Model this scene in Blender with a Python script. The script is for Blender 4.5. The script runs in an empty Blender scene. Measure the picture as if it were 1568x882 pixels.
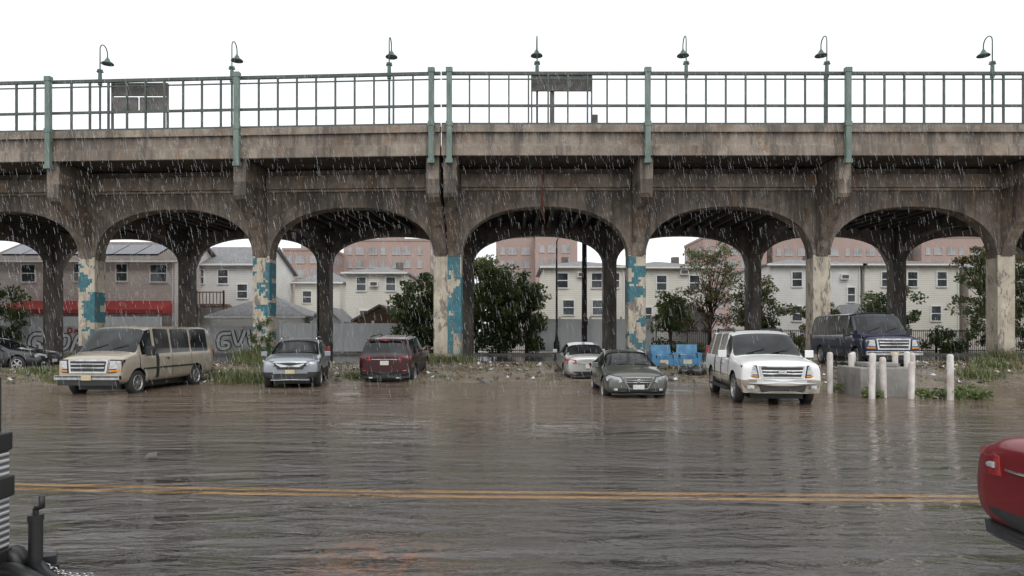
import bpy, bmesh, math, random
import numpy as np
from mathutils import Matrix, Vector
random.seed(7); rng=np.random.default_rng(7)
S=bpy.context.scene
S.view_settings.view_transform='Standard'; S.view_settings.look='None'; S.view_settings.exposure=0

# ------------------------------------------------------------------ materials
def nm(name):
    m=bpy.data.materials.new(name); m.use_nodes=True
    nt=m.node_tree; return m,nt,nt.nodes,nt.links,nt.nodes['Principled BSDF']
def mixc(nt,fac,a,b,blend='MIX'):
    n=nt.nodes.new('ShaderNodeMix'); n.data_type='RGBA'; n.blend_type=blend
    for i,v in ((0,fac),(6,a),(7,b)):
        if isinstance(v,(int,float)): n.inputs[i].default_value=v
        elif isinstance(v,(tuple,list)): n.inputs[i].default_value=(*v[:3],1)
        else: nt.links.new(v,n.inputs[i])
    return n.outputs[2]
def mth(nt,op,a,b=None,c=None):
    n=nt.nodes.new('ShaderNodeMath'); n.operation=op
    for i,v in enumerate((a,b,c)):
        if v is None: continue
        if isinstance(v,(int,float)): n.inputs[i].default_value=v
        else: nt.links.new(v,n.inputs[i])
    return n.outputs[0]
def pos(nt,scale=(1,1,1),obj=False):
    if obj: o=nt.nodes.new('ShaderNodeTexCoord').outputs['Object']
    else: o=nt.nodes.new('ShaderNodeNewGeometry').outputs['Position']
    mp=nt.nodes.new('ShaderNodeMapping'); mp.inputs['Scale'].default_value=scale
    nt.links.new(o,mp.inputs['Vector']); return mp.outputs[0]
def noise(nt,scale,detail=4,rough=.6,sc=(1,1,1),obj=False,dist=0):
    n=nt.nodes.new('ShaderNodeTexNoise'); n.inputs['Scale'].default_value=scale
    n.inputs['Detail'].default_value=min(detail,5); n.inputs['Roughness'].default_value=rough
    n.inputs['Distortion'].default_value=dist
    nt.links.new(pos(nt,sc,obj),n.inputs['Vector']); return n.outputs[0]
def ramp(nt,v,a,b,lo=0.,hi=1.):
    n=nt.nodes.new('ShaderNodeMapRange'); n.inputs[1].default_value=a; n.inputs[2].default_value=b
    n.inputs[3].default_value=lo; n.inputs[4].default_value=hi; nt.links.new(v,n.inputs[0]); return n.outputs[0]
def bump(nt,h,strength,dist,bs):
    b=nt.nodes.new('ShaderNodeBump'); b.inputs['Strength'].default_value=strength; b.inputs['Distance'].default_value=dist
    nt.links.new(h,b.inputs['Height']); nt.links.new(b.outputs[0],bs.inputs['Normal']); return b
def zpos(nt):
    g_=nt.nodes.new('ShaderNodeNewGeometry'); s_=nt.nodes.new('ShaderNodeSeparateXYZ'); nt.links.new(g_.outputs['Position'],s_.inputs[0]); return s_.outputs[2]
def surf(name,c1,c2=None,scale=2,rough=.7,bmp=0,bscale=20,metal=0,sc=(1,1,1),lo=.35,hi=.65,obj=False,spec=.5,coat=0):
    m,nt,nd,lk,bs=nm(name)
    bs.inputs['Roughness'].default_value=rough; bs.inputs['Metallic'].default_value=metal
    bs.inputs['Specular IOR Level'].default_value=spec; bs.inputs['Coat Weight'].default_value=coat
    if c2 is None: c2=tuple(c*.8 for c in c1)
    f=ramp(nt,noise(nt,scale,4,.6,sc,obj),lo,hi)
    lk.new(mixc(nt,f,c1,c2),bs.inputs['Base Color'])
    if bmp: bump(nt,noise(nt,bscale,3,.6,(1,1,1),obj),bmp,.02,bs)
    return m
def concrete(name,light,dark,rust,amt=.6,ledges=()):
    m,nt,nd,lk,bs=nm(name)
    big=ramp(nt,noise(nt,.45,5,.7),.40,.60)
    c=mixc(nt,big,light,dark)
    rs=ramp(nt,noise(nt,1.0,5,.7,(1.0,1.0,.5),dist=.6),.52,.66)
    c=mixc(nt,mth(nt,'MULTIPLY',rs,.75),c,rust)
    pl=ramp(nt,noise(nt,.7,4,.7,(1.2,1.2,.8),dist=.3),.60,.64)
    c=mixc(nt,mth(nt,'MULTIPLY',pl,.45),c,tuple(min(1,l*1.45) for l in light))
    st=ramp(nt,noise(nt,1.0,4,.65,(1.9,1.9,.14)),.50,.62)
    c=mixc(nt,mth(nt,'MULTIPLY',st,amt),c,tuple(d*.35 for d in dark))
    if ledges:
        z=zpos(nt); tot=None
        for zl,ln in ledges:
            a=mth(nt,'MULTIPLY',ramp(nt,z,zl-ln,zl,0,1),mth(nt,'LESS_THAN',z,zl+.02))
            tot=a if tot is None else mth(nt,'MAXIMUM',tot,a)
        dr=ramp(nt,noise(nt,1.0,4,.7,(4,4,.25)),.38,.58)
        c=mixc(nt,mth(nt,'MULTIPLY',mth(nt,'MULTIPLY',tot,dr),.85),c,tuple(d*.25 for d in dark))
    ef=ramp(nt,noise(nt,1.6,5,.75,(2.4,2.4,.35)),.64,.70)
    c=mixc(nt,mth(nt,'MULTIPLY',ef,.5),c,(.42,.39,.35))
    sp=ramp(nt,noise(nt,9,4,.7),.42,.72)
    c=mixc(nt,mth(nt,'MULTIPLY',sp,.3),c,tuple(d*.55 for d in dark))
    lk.new(c,bs.inputs['Base Color']); bs.inputs['Roughness'].default_value=.7
    bump(nt,noise(nt,7,5,.75),.6,.04,bs)
    return m
M={}
M['conc']=concrete('weathered_concrete',(.255,.208,.165),(.12,.10,.083),(.175,.105,.062),.75,((8.76,1.3),(9.84,.7)))
M['conc2']=concrete('parapet_concrete',(.31,.258,.208),(.175,.145,.117),(.205,.122,.068),.65,((10.85,.55),(9.55,.45)))
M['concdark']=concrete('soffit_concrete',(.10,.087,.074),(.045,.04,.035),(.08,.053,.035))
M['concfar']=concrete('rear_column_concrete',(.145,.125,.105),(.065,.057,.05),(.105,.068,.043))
def column_mat(name,teal,thr,sy=1.15):
    m,nt,nd,lk,bs=nm(name)
    c=mixc(nt,ramp(nt,noise(nt,1.2,5,.7),.35,.65),(.52,.46,.36),(.37,.32,.25))
    pe=ramp(nt,noise(nt,1.8,5,.75,(1.5,1.5,.6),dist=.4),.54,.58)
    c=mixc(nt,pe,c,(.17,.15,.125))
    if teal:
        geo=nt.nodes.new('ShaderNodeNewGeometry'); sn=nt.nodes.new('ShaderNodeVectorMath'); sn.operation='SNAP'
        sn.inputs[1].default_value=(.11,.11,.11); lk.new(geo.outputs['Position'],sn.inputs[0])
        ad=nt.nodes.new('ShaderNodeVectorMath'); ad.operation='MULTIPLY'; ad.inputs[1].default_value=(1.0,.2,sy)
        lk.new(sn.outputs[0],ad.inputs[0])
        n2=nt.nodes.new('ShaderNodeTexNoise'); n2.inputs['Scale'].default_value=1.25; n2.inputs['Detail'].default_value=3
        lk.new(ad.outputs[0],n2.inputs['Vector'])
        mk=mth(nt,'GREATER_THAN',n2.outputs[0],thr)
        tc=mixc(nt,ramp(nt,noise(nt,5,4,.7),.3,.7),(.02,.12,.155),(.05,.22,.25))
        br=nt.nodes.new('ShaderNodeTexBrick'); br.inputs['Scale'].default_value=4.5
        br.inputs['Color1'].default_value=(1,1,1,1);br.inputs['Color2'].default_value=(.7,.75,.8,1);br.inputs['Mortar'].default_value=(.5,.5,.5,1)
        sx=nt.nodes.new('ShaderNodeSeparateXYZ'); lk.new(geo.outputs['Position'],sx.inputs[0])
        cx=nt.nodes.new('ShaderNodeCombineXYZ'); lk.new(mth(nt,'ADD',sx.outputs[0],sx.outputs[1]),cx.inputs[0]); lk.new(sx.outputs[2],cx.inputs[1])
        lk.new(cx.outputs[0],br.inputs['Vector'])
        tc=mixc(nt,1.0,tc,br.outputs[0],'MULTIPLY')
        zm=mth(nt,'MULTIPLY',mth(nt,'LESS_THAN',sx.outputs[2],5.55),mth(nt,'GREATER_THAN',sx.outputs[2],.75))
        c=mixc(nt,mth(nt,'MULTIPLY',mk,zm),c,tc)
    dirt=ramp(nt,noise(nt,2.5,5,.7,(1.5,1.5,.25)),.48,.7)
    c=mixc(nt,mth(nt,'MULTIPLY',dirt,.55),c,(.13,.105,.085))
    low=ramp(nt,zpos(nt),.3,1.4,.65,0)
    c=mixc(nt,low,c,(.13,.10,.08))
    lk.new(c,bs.inputs['Base Color']); bs.inputs['Roughness'].default_value=.6
    bump(nt,noise(nt,7,5,.7),.5,.03,bs)
    return m
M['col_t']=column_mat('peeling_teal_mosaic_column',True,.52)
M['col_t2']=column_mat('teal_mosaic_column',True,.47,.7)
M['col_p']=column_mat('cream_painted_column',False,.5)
M['green']=surf('weathered_green_paint',(.17,.23,.20),(.10,.14,.12),3,.6,.2,30,sc=(1,1,.3))
M['greendark']=surf('dark_green_steel',(.045,.06,.055),(.08,.10,.085),2,.5)
M['lampg']=surf('lamp_green',(.06,.11,.10),(.09,.14,.12),4,.4)
M['black']=surf('black_steel',(.012,.012,.013),(.02,.02,.02),4,.45)
M['rubber']=surf('tire_rubber',(.018,.018,.018),(.03,.028,.026),8,.7,obj=True)
M['plastic']=surf('black_plastic',(.016,.016,.017),(.026,.026,.026),8,.5,obj=True)
M['chrome']=surf('chrome',(.62,.62,.62),(.42,.42,.43),6,.2,metal=1,obj=True)
M['alloy']=surf('alloy',(.5,.5,.51),(.38,.38,.38),6,.3,metal=.8,obj=True)
M['headlight']=surf('headlight_lens',(.55,.57,.59),(.28,.30,.32),9,.08,obj=True,coat=.6)
M['amber']=surf('amber_lens',(.6,.22,.03),(.5,.18,.03),9,.15,obj=True)
M['taillight']=surf('tail_lens',(.42,.02,.015),(.20,.006,.006),14,.12,obj=True,coat=.5)
M['plate']=surf('licence_plate',(.65,.62,.45),(.45,.45,.5),18,.5,obj=True)
M['plate_y']=surf('licence_plate_yellow',(.6,.5,.25),(.4,.35,.25),18,.5,obj=True)
def glassmat():
    m,nt,nd,lk,bs=nm('vehicle_glass')
    c=mixc(nt,ramp(nt,noise(nt,1.3,3,.5,(1,1,1),True),.4,.62),(.005,.006,.007),(.03,.034,.036))
    lk.new(c,bs.inputs['Base Color']); bs.inputs['Roughness'].default_value=.05
    bs.inputs['Specular IOR Level'].default_value=.5
    bump(nt,noise(nt,60,2,.6,(1,1,1),True),.12,.004,bs)
    return m
M['glass']=glassmat()
def paint(name,c,metal=.3,rough=.3,coat=.7):
    m,nt,nd,lk,bs=nm(name)
    sx=nt.nodes.new('ShaderNodeSeparateXYZ'); lk.new(nt.nodes.new('ShaderNodeTexCoord').outputs['Object'],sx.inputs[0])
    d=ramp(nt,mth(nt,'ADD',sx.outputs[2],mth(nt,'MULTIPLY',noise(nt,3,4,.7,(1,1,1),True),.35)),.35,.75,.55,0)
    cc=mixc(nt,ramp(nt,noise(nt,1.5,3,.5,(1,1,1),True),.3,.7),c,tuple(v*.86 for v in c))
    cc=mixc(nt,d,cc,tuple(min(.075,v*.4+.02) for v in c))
    lk.new(cc,bs.inputs['Base Color']); bs.inputs['Metallic'].default_value=metal
    bs.inputs['Roughness'].default_value=rough; bs.inputs['Coat Weight'].default_value=coat; bs.inputs['Coat Roughness'].default_value=.06
    bump(nt,noise(nt,70,2,.6,(1,1,1),True),.08,.004,bs)
    return m

# ------------------------------------------------------------------ mesh builder
def empty(name,loc=(0,0,0),rot=(0,0,0)):
    o=bpy.data.objects.new(name,None); o.location=loc; o.rotation_euler=rot; S.collection.objects.link(o); return o
class MB:
    def __init__(s,xf=None): s.v=[];s.f=[];s.m=[];s.s=[];s.xf=xf
    def add(s,vs,fs,m=0,sm=False):
        b=len(s.v)
        if s.xf is not None: vs=[tuple(s.xf@Vector(p)) for p in vs]
        s.v.extend(vs)
        for f in fs: s.f.append(tuple(i+b for i in f)); s.m.append(m); s.s.append(sm)
    def box(s,x0,x1,y0,y1,z0,z1,m=0):
        s.add([(x0,y0,z0),(x1,y0,z0),(x1,y1,z0),(x0,y1,z0),(x0,y0,z1),(x1,y0,z1),(x1,y1,z1),(x0,y1,z1)],
              [(0,3,2,1),(4,5,6,7),(0,1,5,4),(1,2,6,5),(2,3,7,6),(3,0,4,7)],m)
    def cbox(s,c,sz,m=0,R=None):
        R=R or Matrix.Identity(3); h=[a/2 for a in sz]; vs=[]
        for z in(-1,1):
            for x,y in((-1,-1),(1,-1),(1,1),(-1,1)):
                vs.append(tuple(Vector(c)+R@Vector((x*h[0],y*h[1],z*h[2]))))
        s.add(vs,[(0,3,2,1),(4,5,6,7),(0,1,5,4),(1,2,6,5),(2,3,7,6),(3,0,4,7)],m)
    def cyl(s,p0,p1,r0,r1=None,m=0,n=12,sm=True):
        r1=r0 if r1 is None else r1
        p0=Vector(p0);p1=Vector(p1);d=(p1-p0).normalized()
        a=d.orthogonal().normalized();b=d.cross(a); R0=[];R1=[]
        for i in range(n):
            t=2*math.pi*i/n; q=a*math.cos(t)+b*math.sin(t); R0.append(tuple(p0+q*r0)); R1.append(tuple(p1+q*r1))
        s.add(R0+R1,[(i,(i+1)%n,n+(i+1)%n,n+i) for i in range(n)],m,sm)
        s.add(R0,[tuple(range(n-1,-1,-1))],m); s.add(R1,[tuple(range(n))],m)
    def tube(s,pts,rs,m=0,n=8):
        pts=[Vector(p) for p in pts]; vs=[]; k=len(pts)
        a=None
        for i,p in enumerate(pts):
            d=(pts[min(i+1,k-1)]-pts[max(i-1,0)]).normalized()
            a=(d.orthogonal() if a is None else (a-d*a.dot(d))).normalized(); b=d.cross(a)
            r=rs[i] if isinstance(rs,(list,tuple)) else rs
            for j in range(n):
                t=2*math.pi*j/n; vs.append(tuple(p+(a*math.cos(t)+b*math.sin(t))*r))
        fs=[(i*n+j,i*n+(j+1)%n,(i+1)*n+(j+1)%n,(i+1)*n+j) for i in range(k-1) for j in range(n)]
        fs+= [tuple(range(n-1,-1,-1)),tuple((k-1)*n+j for j in range(n))]
        s.add(vs,fs,m,True)
    def lathe(s,prof,c,ax,m=0,n=20,sm=True):
        c=Vector(c);ax=Vector(ax).normalized();a=ax.orthogonal().normalized();b=ax.cross(a);vs=[]
        for r,h in prof:
            for j in range(n):
                t=2*math.pi*j/n; vs.append(tuple(c+ax*h+(a*math.cos(t)+b*math.sin(t))*max(r,.0005)))
        k=len(prof)
        s.add(vs,[(i*n+j,i*n+(j+1)%n,(i+1)*n+(j+1)%n,(i+1)*n+j) for i in range(k-1) for j in range(n)],m,sm)
    def prism(s,poly,ax,a0,a1,m=0):
        n=len(poly)
        def P(p,a): return (a,p[0],p[1]) if ax=='x' else (p[0],a,p[1])
        vs=[P(p,a0) for p in poly]+[P(p,a1) for p in poly]
        s.add(vs,[tuple(range(n)),tuple(range(2*n-1,n-1,-1))]+[(i,(i+1)%n,n+(i+1)%n,n+i) for i in range(n)],m)
    def obj(s,name,mats,parent=None,bevel=0,recalc=True):
        me=bpy.data.meshes.new(name); me.from_pydata(s.v,[],s.f)
        for k in mats: me.materials.append(M[k] if isinstance(k,str) else k)
        me.polygons.foreach_set('material_index',s.m); me.polygons.foreach_set('use_smooth',s.s)
        if recalc:
            bm=bmesh.new(); bm.from_mesh(me); bmesh.ops.recalc_face_normals(bm,faces=bm.faces); bm.to_mesh(me); bm.free()
        me.update()
        o=bpy.data.objects.new(name,me); S.collection.objects.link(o)
        if parent: o.parent=parent
        if bevel:
            b=o.modifiers.new('bevel','BEVEL'); b.width=bevel; b.segments=2; b.limit_method='ANGLE'; b.angle_limit=math.radians(50)
        return o

# ------------------------------------------------------------------ terrain
def sig(t): return 1/(1+math.exp(-max(-40,min(40,t))))
def shore(x):
    return 25.1-1.3*sig(-(x+9)/1.2)-2.4*sig(x-9.5)+.35*math.sin(x*.9)+.25*math.sin(x*2.3+1)
def gz(x,y):
    t=y-shore(x); right=sig(x-9.5)
    if t<0: z=max(-.3,t*.07)
    else:
        top=.34+.10*right; z=min(top,t*(.085+.09*right))
    if y>33: k=min(1,(y-33)/2.5); z=z*(1-k)+.25*k
    return z
def axis(segs):
    out=[]
    for a,b,n in segs: out+=list(np.linspace(a,b,n,endpoint=False))
    return [float(v) for v in out]+[float(segs[-1][1])]
gx=axis([(-900,-60,12),(-60,60,150),(60,900,12)]); gy=axis([(-400,15,8),(15,36,70),(36,60,12),(60,1500,12)])
g=MB(); 
vs=[(x,y,gz(x,y)) for y in gy for x in gx]; nx=len(gx)
g.add(vs,[(j*nx+i,j*nx+i+1,(j+1)*nx+i+1,(j+1)*nx+i) for j in range(len(gy)-1) for i in range(nx-1)],0,True)
m,nt,nd,lk,bs=nm('muddy_ground')
c=mixc(nt,ramp(nt,noise(nt,.9,5,.7),.38,.62),(.13,.105,.08),(.20,.165,.125))
c=mixc(nt,ramp(nt,noise(nt,1.3,5,.75,dist=.5),.54,.62),c,(.065,.075,.035))
c=mixc(nt,ramp(nt,noise(nt,5,5,.75),.6,.66),c,(.26,.16,.08))
c=mixc(nt,ramp(nt,noise(nt,9,3,.6),.66,.70),c,(.38,.35,.31))
lk.new(c,bs.inputs['Base Color']); lk.new(ramp(nt,noise(nt,.8,4,.6),.42,.58,.12,.85),bs.inputs['Roughness'])
bump(nt,noise(nt,8,5,.7),.8,.05,bs); M['ground']=m
g.obj('ground',['ground'],recalc=False)
def rz(y): return -.045-.15*((y-8)/11)**2
ys=[float(v) for v in np.linspace(-3,19,12)]; r=MB()
r.add([(x,y,rz(y)) for y in ys for x in(-300,300)],[(2*i,2*i+1,2*i+3,2*i+2) for i in range(len(ys)-1)],0,True)
m,nt,nd,lk,bs=nm('wet_asphalt')
c=mixc(nt,ramp(nt,noise(nt,.5,5,.7,(.4,1,1)),.35,.65),(.10,.098,.095),(.062,.06,.058))
c=mixc(nt,ramp(nt,noise(nt,30,4,.7),.55,.7),c,(.17,.165,.16))
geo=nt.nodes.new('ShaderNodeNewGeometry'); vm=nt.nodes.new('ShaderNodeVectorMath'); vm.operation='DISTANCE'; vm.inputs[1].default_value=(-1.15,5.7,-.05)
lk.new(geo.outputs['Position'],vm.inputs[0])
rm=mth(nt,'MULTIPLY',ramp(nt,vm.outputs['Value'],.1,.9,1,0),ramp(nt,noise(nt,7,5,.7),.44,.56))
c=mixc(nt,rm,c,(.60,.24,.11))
lk.new(c,bs.inputs['Base Color']); bs.inputs['Roughness'].default_value=.6; bump(nt,noise(nt,50,3,.7),.5,.01,bs); M['asphalt']=m
r.obj('road',['asphalt'],recalc=False)
M['yellow']=surf('worn_yellow_paint',(.92,.53,.12),(.55,.36,.15),6,.6,lo=.55,hi=.8)
yl=MB(); P=[(-60,10.2),(-20,9.35),(-6.2,8.47),(-3.6,8.22),(-1.2,8.07),(2.5,7.93),(5.5,7.82),(20,7.5),(60,7.2)]
for off in(0,.23):
    v=[]
    for x,y in P:
        for d in(0,.125): v.append((x,y-off+d-.05,rz(y)+.006))
    yl.add(v,[(2*i,2*i+2,2*i+3,2*i+1) for i in range(len(P)-1)],0)
yl.obj('yellow_road_marking',['yellow'],recalc=False)
# water: calm bands and wind-ruffled bands
m,nt,nd,lk,bs=nm('flood_water')
out=nt.nodes['Material Output']; nd.remove(bs)
patch=ramp(nt,noise(nt,.33,3,.65,(.35,1.3,1),dist=.8),.38,.64,.2,1.15)
n1=noise(nt,.65,3,.55,(.45,1.5,1),dist=1.0)
n2=noise(nt,2.6,4,.6,(.55,1.4,1),dist=.9)
n3=noise(nt,13,2,.6,(.8,1.2,1))
h=mth(nt,'ADD',mth(nt,'MULTIPLY',n1,.11),mth(nt,'MULTIPLY',patch,mth(nt,'ADD',mth(nt,'MULTIPLY',n2,.115),mth(nt,'MULTIPLY',n3,.016))))
bp=nt.nodes.new('ShaderNodeBump'); bp.inputs['Strength'].default_value=1; bp.inputs['Distance'].default_value=1.0; lk.new(h,bp.inputs['Height'])
gl=nt.nodes.new('ShaderNodeBsdfGlossy'); gl.inputs['Roughness'].default_value=.04; gl.inputs['Color'].default_value=(1,.99,.975,1); lk.new(bp.outputs[0],gl.inputs['Normal'])
df=nt.nodes.new('ShaderNodeBsdfDiffuse'); lk.new(bp.outputs[0],df.inputs['Normal'])
geo=nt.nodes.new('ShaderNodeNewGeometry'); sx=nt.nodes.new('ShaderNodeSeparateXYZ'); lk.new(geo.outputs['Position'],sx.inputs[0])
dc=mixc(nt,ramp(nt,mth(nt,'ADD',sx.outputs[1],mth(nt,'MULTIPLY',n1,7)),10,19),(.132,.122,.112),(.150,.112,.085))
lk.new(dc,df.inputs['Color'])
tr=nt.nodes.new('ShaderNodeBsdfTransparent'); tr.inputs['Color'].default_value=(.93,.90,.86,1)
m1=nt.nodes.new('ShaderNodeMixShader'); lk.new(ramp(nt,sx.outputs[1],9.5,17,.33,.92),m1.inputs[0]); lk.new(tr.outputs[0],m1.inputs[1]); lk.new(df.outputs[0],m1.inputs[2])
fr=nt.nodes.new('ShaderNodeFresnel'); fr.inputs['IOR'].default_value=1.40; lk.new(bp.outputs[0],fr.inputs['Normal'])
m2=nt.nodes.new('ShaderNodeMixShader'); lk.new(fr.outputs[0],m2.inputs[0]); lk.new(m1.outputs[0],m2.inputs[1]); lk.new(gl.outputs[0],m2.inputs[2])
lk.new(m2.outputs[0],out.inputs['Surface']); M['water']=m
w=MB(); w.add([(-300,-60,0),(300,-60,0),(300,29.5,0),(-300,29.5,0)],[(0,1,2,3)]); w.obj('flood_water',['water'],recalc=False)
M['street2']=surf('wet_back_street',(.14,.14,.14),(.08,.08,.08),1,.10,.1,10)
b=MB(); b.box(-120,120,36.5,45.9,.1,.256); b.obj('back_street',['street2'])
M['kerb']=surf('kerb_concrete',(.27,.26,.24),(.18,.17,.16),2,.7)
b=MB(); b.box(-120,120,45.9,46.1,.1,.39); b.obj('kerb',['kerb'],bevel=.02)
b=MB(); b.box(-120,120,46.1,47.9,.1,.375); b.obj('pavement',['kerb'])

# ------------------------------------------------------------------ viaduct
via=empty('elevated_railway_viaduct')
YR=30.8; YC=33.7; YB=42.8
def viaduct(xf,cols,xa,xb):
    face=MB(xf);par=MB(xf);dark=MB(xf);colt=MB(xf);colt2=MB(xf);colp=MB(xf);colf=MB(xf);gr=MB(xf);rail=MB(xf);beam=MB(xf)
    def arch(mb,x0,x1,y0,y1,zs,zc,zt,n=26,swap=False):
        us=[-math.cos(math.pi*i/n) for i in range(n+1)]
        pts=[((x0+x1)/2+u*(x1-x0)/2, zs+(zc-zs)*(max(0,1-abs(u)**2.3))**(1/2.3)) for u in us]
        vs=[]
        for x,z in pts:
            for yy in(y0,y1):
                for zz in(z,zt): vs.append((x,yy,zz) if not swap else (yy,x,zz))
        fs=[]
        for i in range(n):
            a=4*i;b_=a+4
            fs+=[(a,b_,b_+1,a+1),(a+2,a+3,b_+3,b_+2),(a,a+2,b_+2,b_)]
        mb.add(vs,fs,0,False)
    cs=sorted(cols); ws=[(.36 if abs(c+3.22)<1 else .43) for c in cs]
    for i,(c_,h) in enumerate(zip(cs,ws)):
        near=abs(c_+3.22)<1
        if near and c_>-3.22: t=colt2
        elif near: t=colp
        elif abs(c_-6.1)<1 or abs(c_+12.6)<1 or abs(c_+21.6)<1: t=colt
        else: t=colp
        t.box(c_-h,c_+h,YC-.43,YC+.43,-.3,5.6)
        t.box(c_-h-.05,c_+h+.05,YC-.48,YC+.48,-.3,.5)
        face.box(c_-h-.012,c_+h+.012,YC-.45,YC+.45,5.6,9.8)
        colf.box(c_-.4,c_+.4,YB-.4,YB+.4,-.2,9.5)
        arch(colf,YC+.44,YB-.39,c_-.34,c_+.34,5.9,7.6,8.72,swap=True)
        hb=.30
        for y_f,sg in((YR+.15,1),(46.2,-1)):
            yc=YC-.44 if sg==1 else YB+.38
            q=[(0,9.84),(1,9.84),(1,8.15),(.965,7.98),(.86,7.85),(.68,7.62),(.48,7.25),(.28,6.75),(.12,6.15),(0,5.5)]
            face.prism([(yc+(y_f-yc)*a,z) for a,z in q],'x',c_-hb,c_+hb)
        gr.box(c_-.12,c_+.12,YR-.22,YR-.02,9.5,13.62)
        gr.box(c_-.16,c_+.16,YR-.25,YR+.01,9.42,9.62); gr.box(c_-.15,c_+.15,YR-.24,YR+.0,13.5,13.72)
        gr.box(c_-.15,c_+.15,YR-.24,YR+.0,11.1,11.3)
    for i in range(len(cs)-1):
        x0=cs[i]+ws[i];x1=cs[i+1]-ws[i+1]
        arch(face,x0,x1,YC-.40,YC+.40,5.45,7.95,9.8)
        arch(colf,cs[i]+.4,cs[i+1]-.4,YB-.36,YB+.36,6.0,7.85,9.8)
        beam.box(cs[i]+.34,cs[i+1]-.34,YC-.66,YC-.40,8.85,9.5)
        beam.box(cs[i]+.34,cs[i+1]-.34,YC-.52,YC-.40,8.72,8.85)
    x=xa+.3
    while x<xb-.2:
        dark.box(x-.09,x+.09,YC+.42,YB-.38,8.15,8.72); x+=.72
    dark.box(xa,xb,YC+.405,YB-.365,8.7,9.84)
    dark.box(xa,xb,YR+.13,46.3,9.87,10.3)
    par.box(xa,xb,YR+.10,YR+.32,9.86,11.0)
    par.box(xa,xb,YR-.01,YR+.36,10.86,11.2)
    par.box(xa,xb,YR-.02,YR+.12,9.80,10.26)
    par.box(xa,xb,YR+.05,YR+.12,10.26,10.34)
    par.box(xa,xb,46.3,46.6,9.8,11.2)
    rail.box(xa,xb,YR+.12,YR+.24,13.50,13.64);rail.box(xa,xb,YR+.14,YR+.20,13.28,13.33)
    rail.box(xa,xb,YR+.14,YR+.22,12.05,12.16);rail.box(xa,xb,YR+.12,YR+.24,11.2,11.32)
    for i in range(len(cs)-1):
        n=10
        for k in range(1,n):
            xx=cs[i]+(cs[i+1]-cs[i])*k/n
            rail.box(xx-.035,xx+.035,YR+.13,YR+.23,11.2,13.6)
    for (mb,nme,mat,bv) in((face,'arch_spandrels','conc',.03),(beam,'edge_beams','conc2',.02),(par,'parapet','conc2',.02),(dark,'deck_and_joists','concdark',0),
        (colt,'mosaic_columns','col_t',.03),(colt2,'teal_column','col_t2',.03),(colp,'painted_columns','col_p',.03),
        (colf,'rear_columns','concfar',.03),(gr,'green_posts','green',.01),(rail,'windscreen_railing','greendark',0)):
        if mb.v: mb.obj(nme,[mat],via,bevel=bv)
cR=[-2.82]+[6.1+9*i for i in range(6)]; cL=[-3.62]+[-12.6-9*i for i in range(5)]
piv=Vector((-3.22,YR,0)); XL=Matrix.Translation(piv)@Matrix.Rotation(math.radians(-3.4),4,'Z')@Matrix.Translation(-piv)
viaduct(None,cR,-3.19,52); viaduct(XL,cL,-49,-3.25)
def VL(x,y,z): 
    v=Vector((x,y,z)); return v if x>-3.22 else XL@v
mb=MB(); M['rustpipe']=surf('rusty_pipe',(.22,.06,.035),(.12,.05,.03),5,.6)
mb.tube([(1.5,33.02,9.8),(1.5,32.98,8.7),(1.5,33.22,8.3),(1.55,33.24,7.3)],.05,0); mb.obj('drain_pipe',['rustpipe'],via)
for X0 in(-19.7,-13.25,-5.75,1.16,8.05,14.55,22.2,29.5,-27):
    base=VL(X0,YR+.75,0); mb=MB()
    mb.cyl((0,0,10.3),(0,0,13.9),.05,.05,0,10); mb.cyl((0,0,13.6),(0,0,14.25),.10,.08,0,10); mb.cyl((0,0,14.25),(0,0,14.33),.13,.13,0,10)
    mb.box(-.14,.14,-.06,.06,14.2,14.26)
    pts=[(0,0,14.3),(0,0,15.3)]
    for i in range(1,9):
        a=math.pi*i/8; pts.append((0,.3-.3*math.cos(a),15.3+.32*math.sin(a)))
    pts.append((0,.6,15.1)); mb.tube(pts,.028,0)
    mb.lathe([(.03,.2),(.06,.12),(.10,.08),(.13,0),(.27,-.10),(.29,-.15),(.2,-.13),(0,-.12)],(0,.6,14.98),(0,0,1),0,16)
    o=mb.obj('platform_lamp',['lampg']); o.location=base
M['signgrey']=surf('sign_grey',(.16,.15,.14),(.09,.088,.08),3,.6)
for xc,wd,z0,z1 in((-17.6,2.6,12.98,13.5),(2.28,2.75,12.9,13.58)):
    p=VL(xc,YR+.55,0); mb=MB(); mb.box(-wd/2,wd/2,-.06,.06,z0,z1)
    for s in(-1,1): mb.box(s*wd/2-.03,s*wd/2+.03,-.07,.07,10.3,z1+.06)
    mb.box(-wd/2,wd/2,-.08,.08,z1,z1+.07)
    if xc<0: mb.box(-wd/2,-.1,-.05,.05,12.25,12.9); mb.box(.0,wd/2,-.05,.05,12.25,12.9)
    o=mb.obj('platform_sign',['signgrey']); o.location=p
mb=MB(); mb.box(1.75,1.95,YR+.6,YR+.8,10.3,13); mb.box(3.7,3.95,YR+.6,YR+.85,10.3,11.85); mb.obj('platform_cabinet',['signgrey'],bevel=.02)

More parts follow.
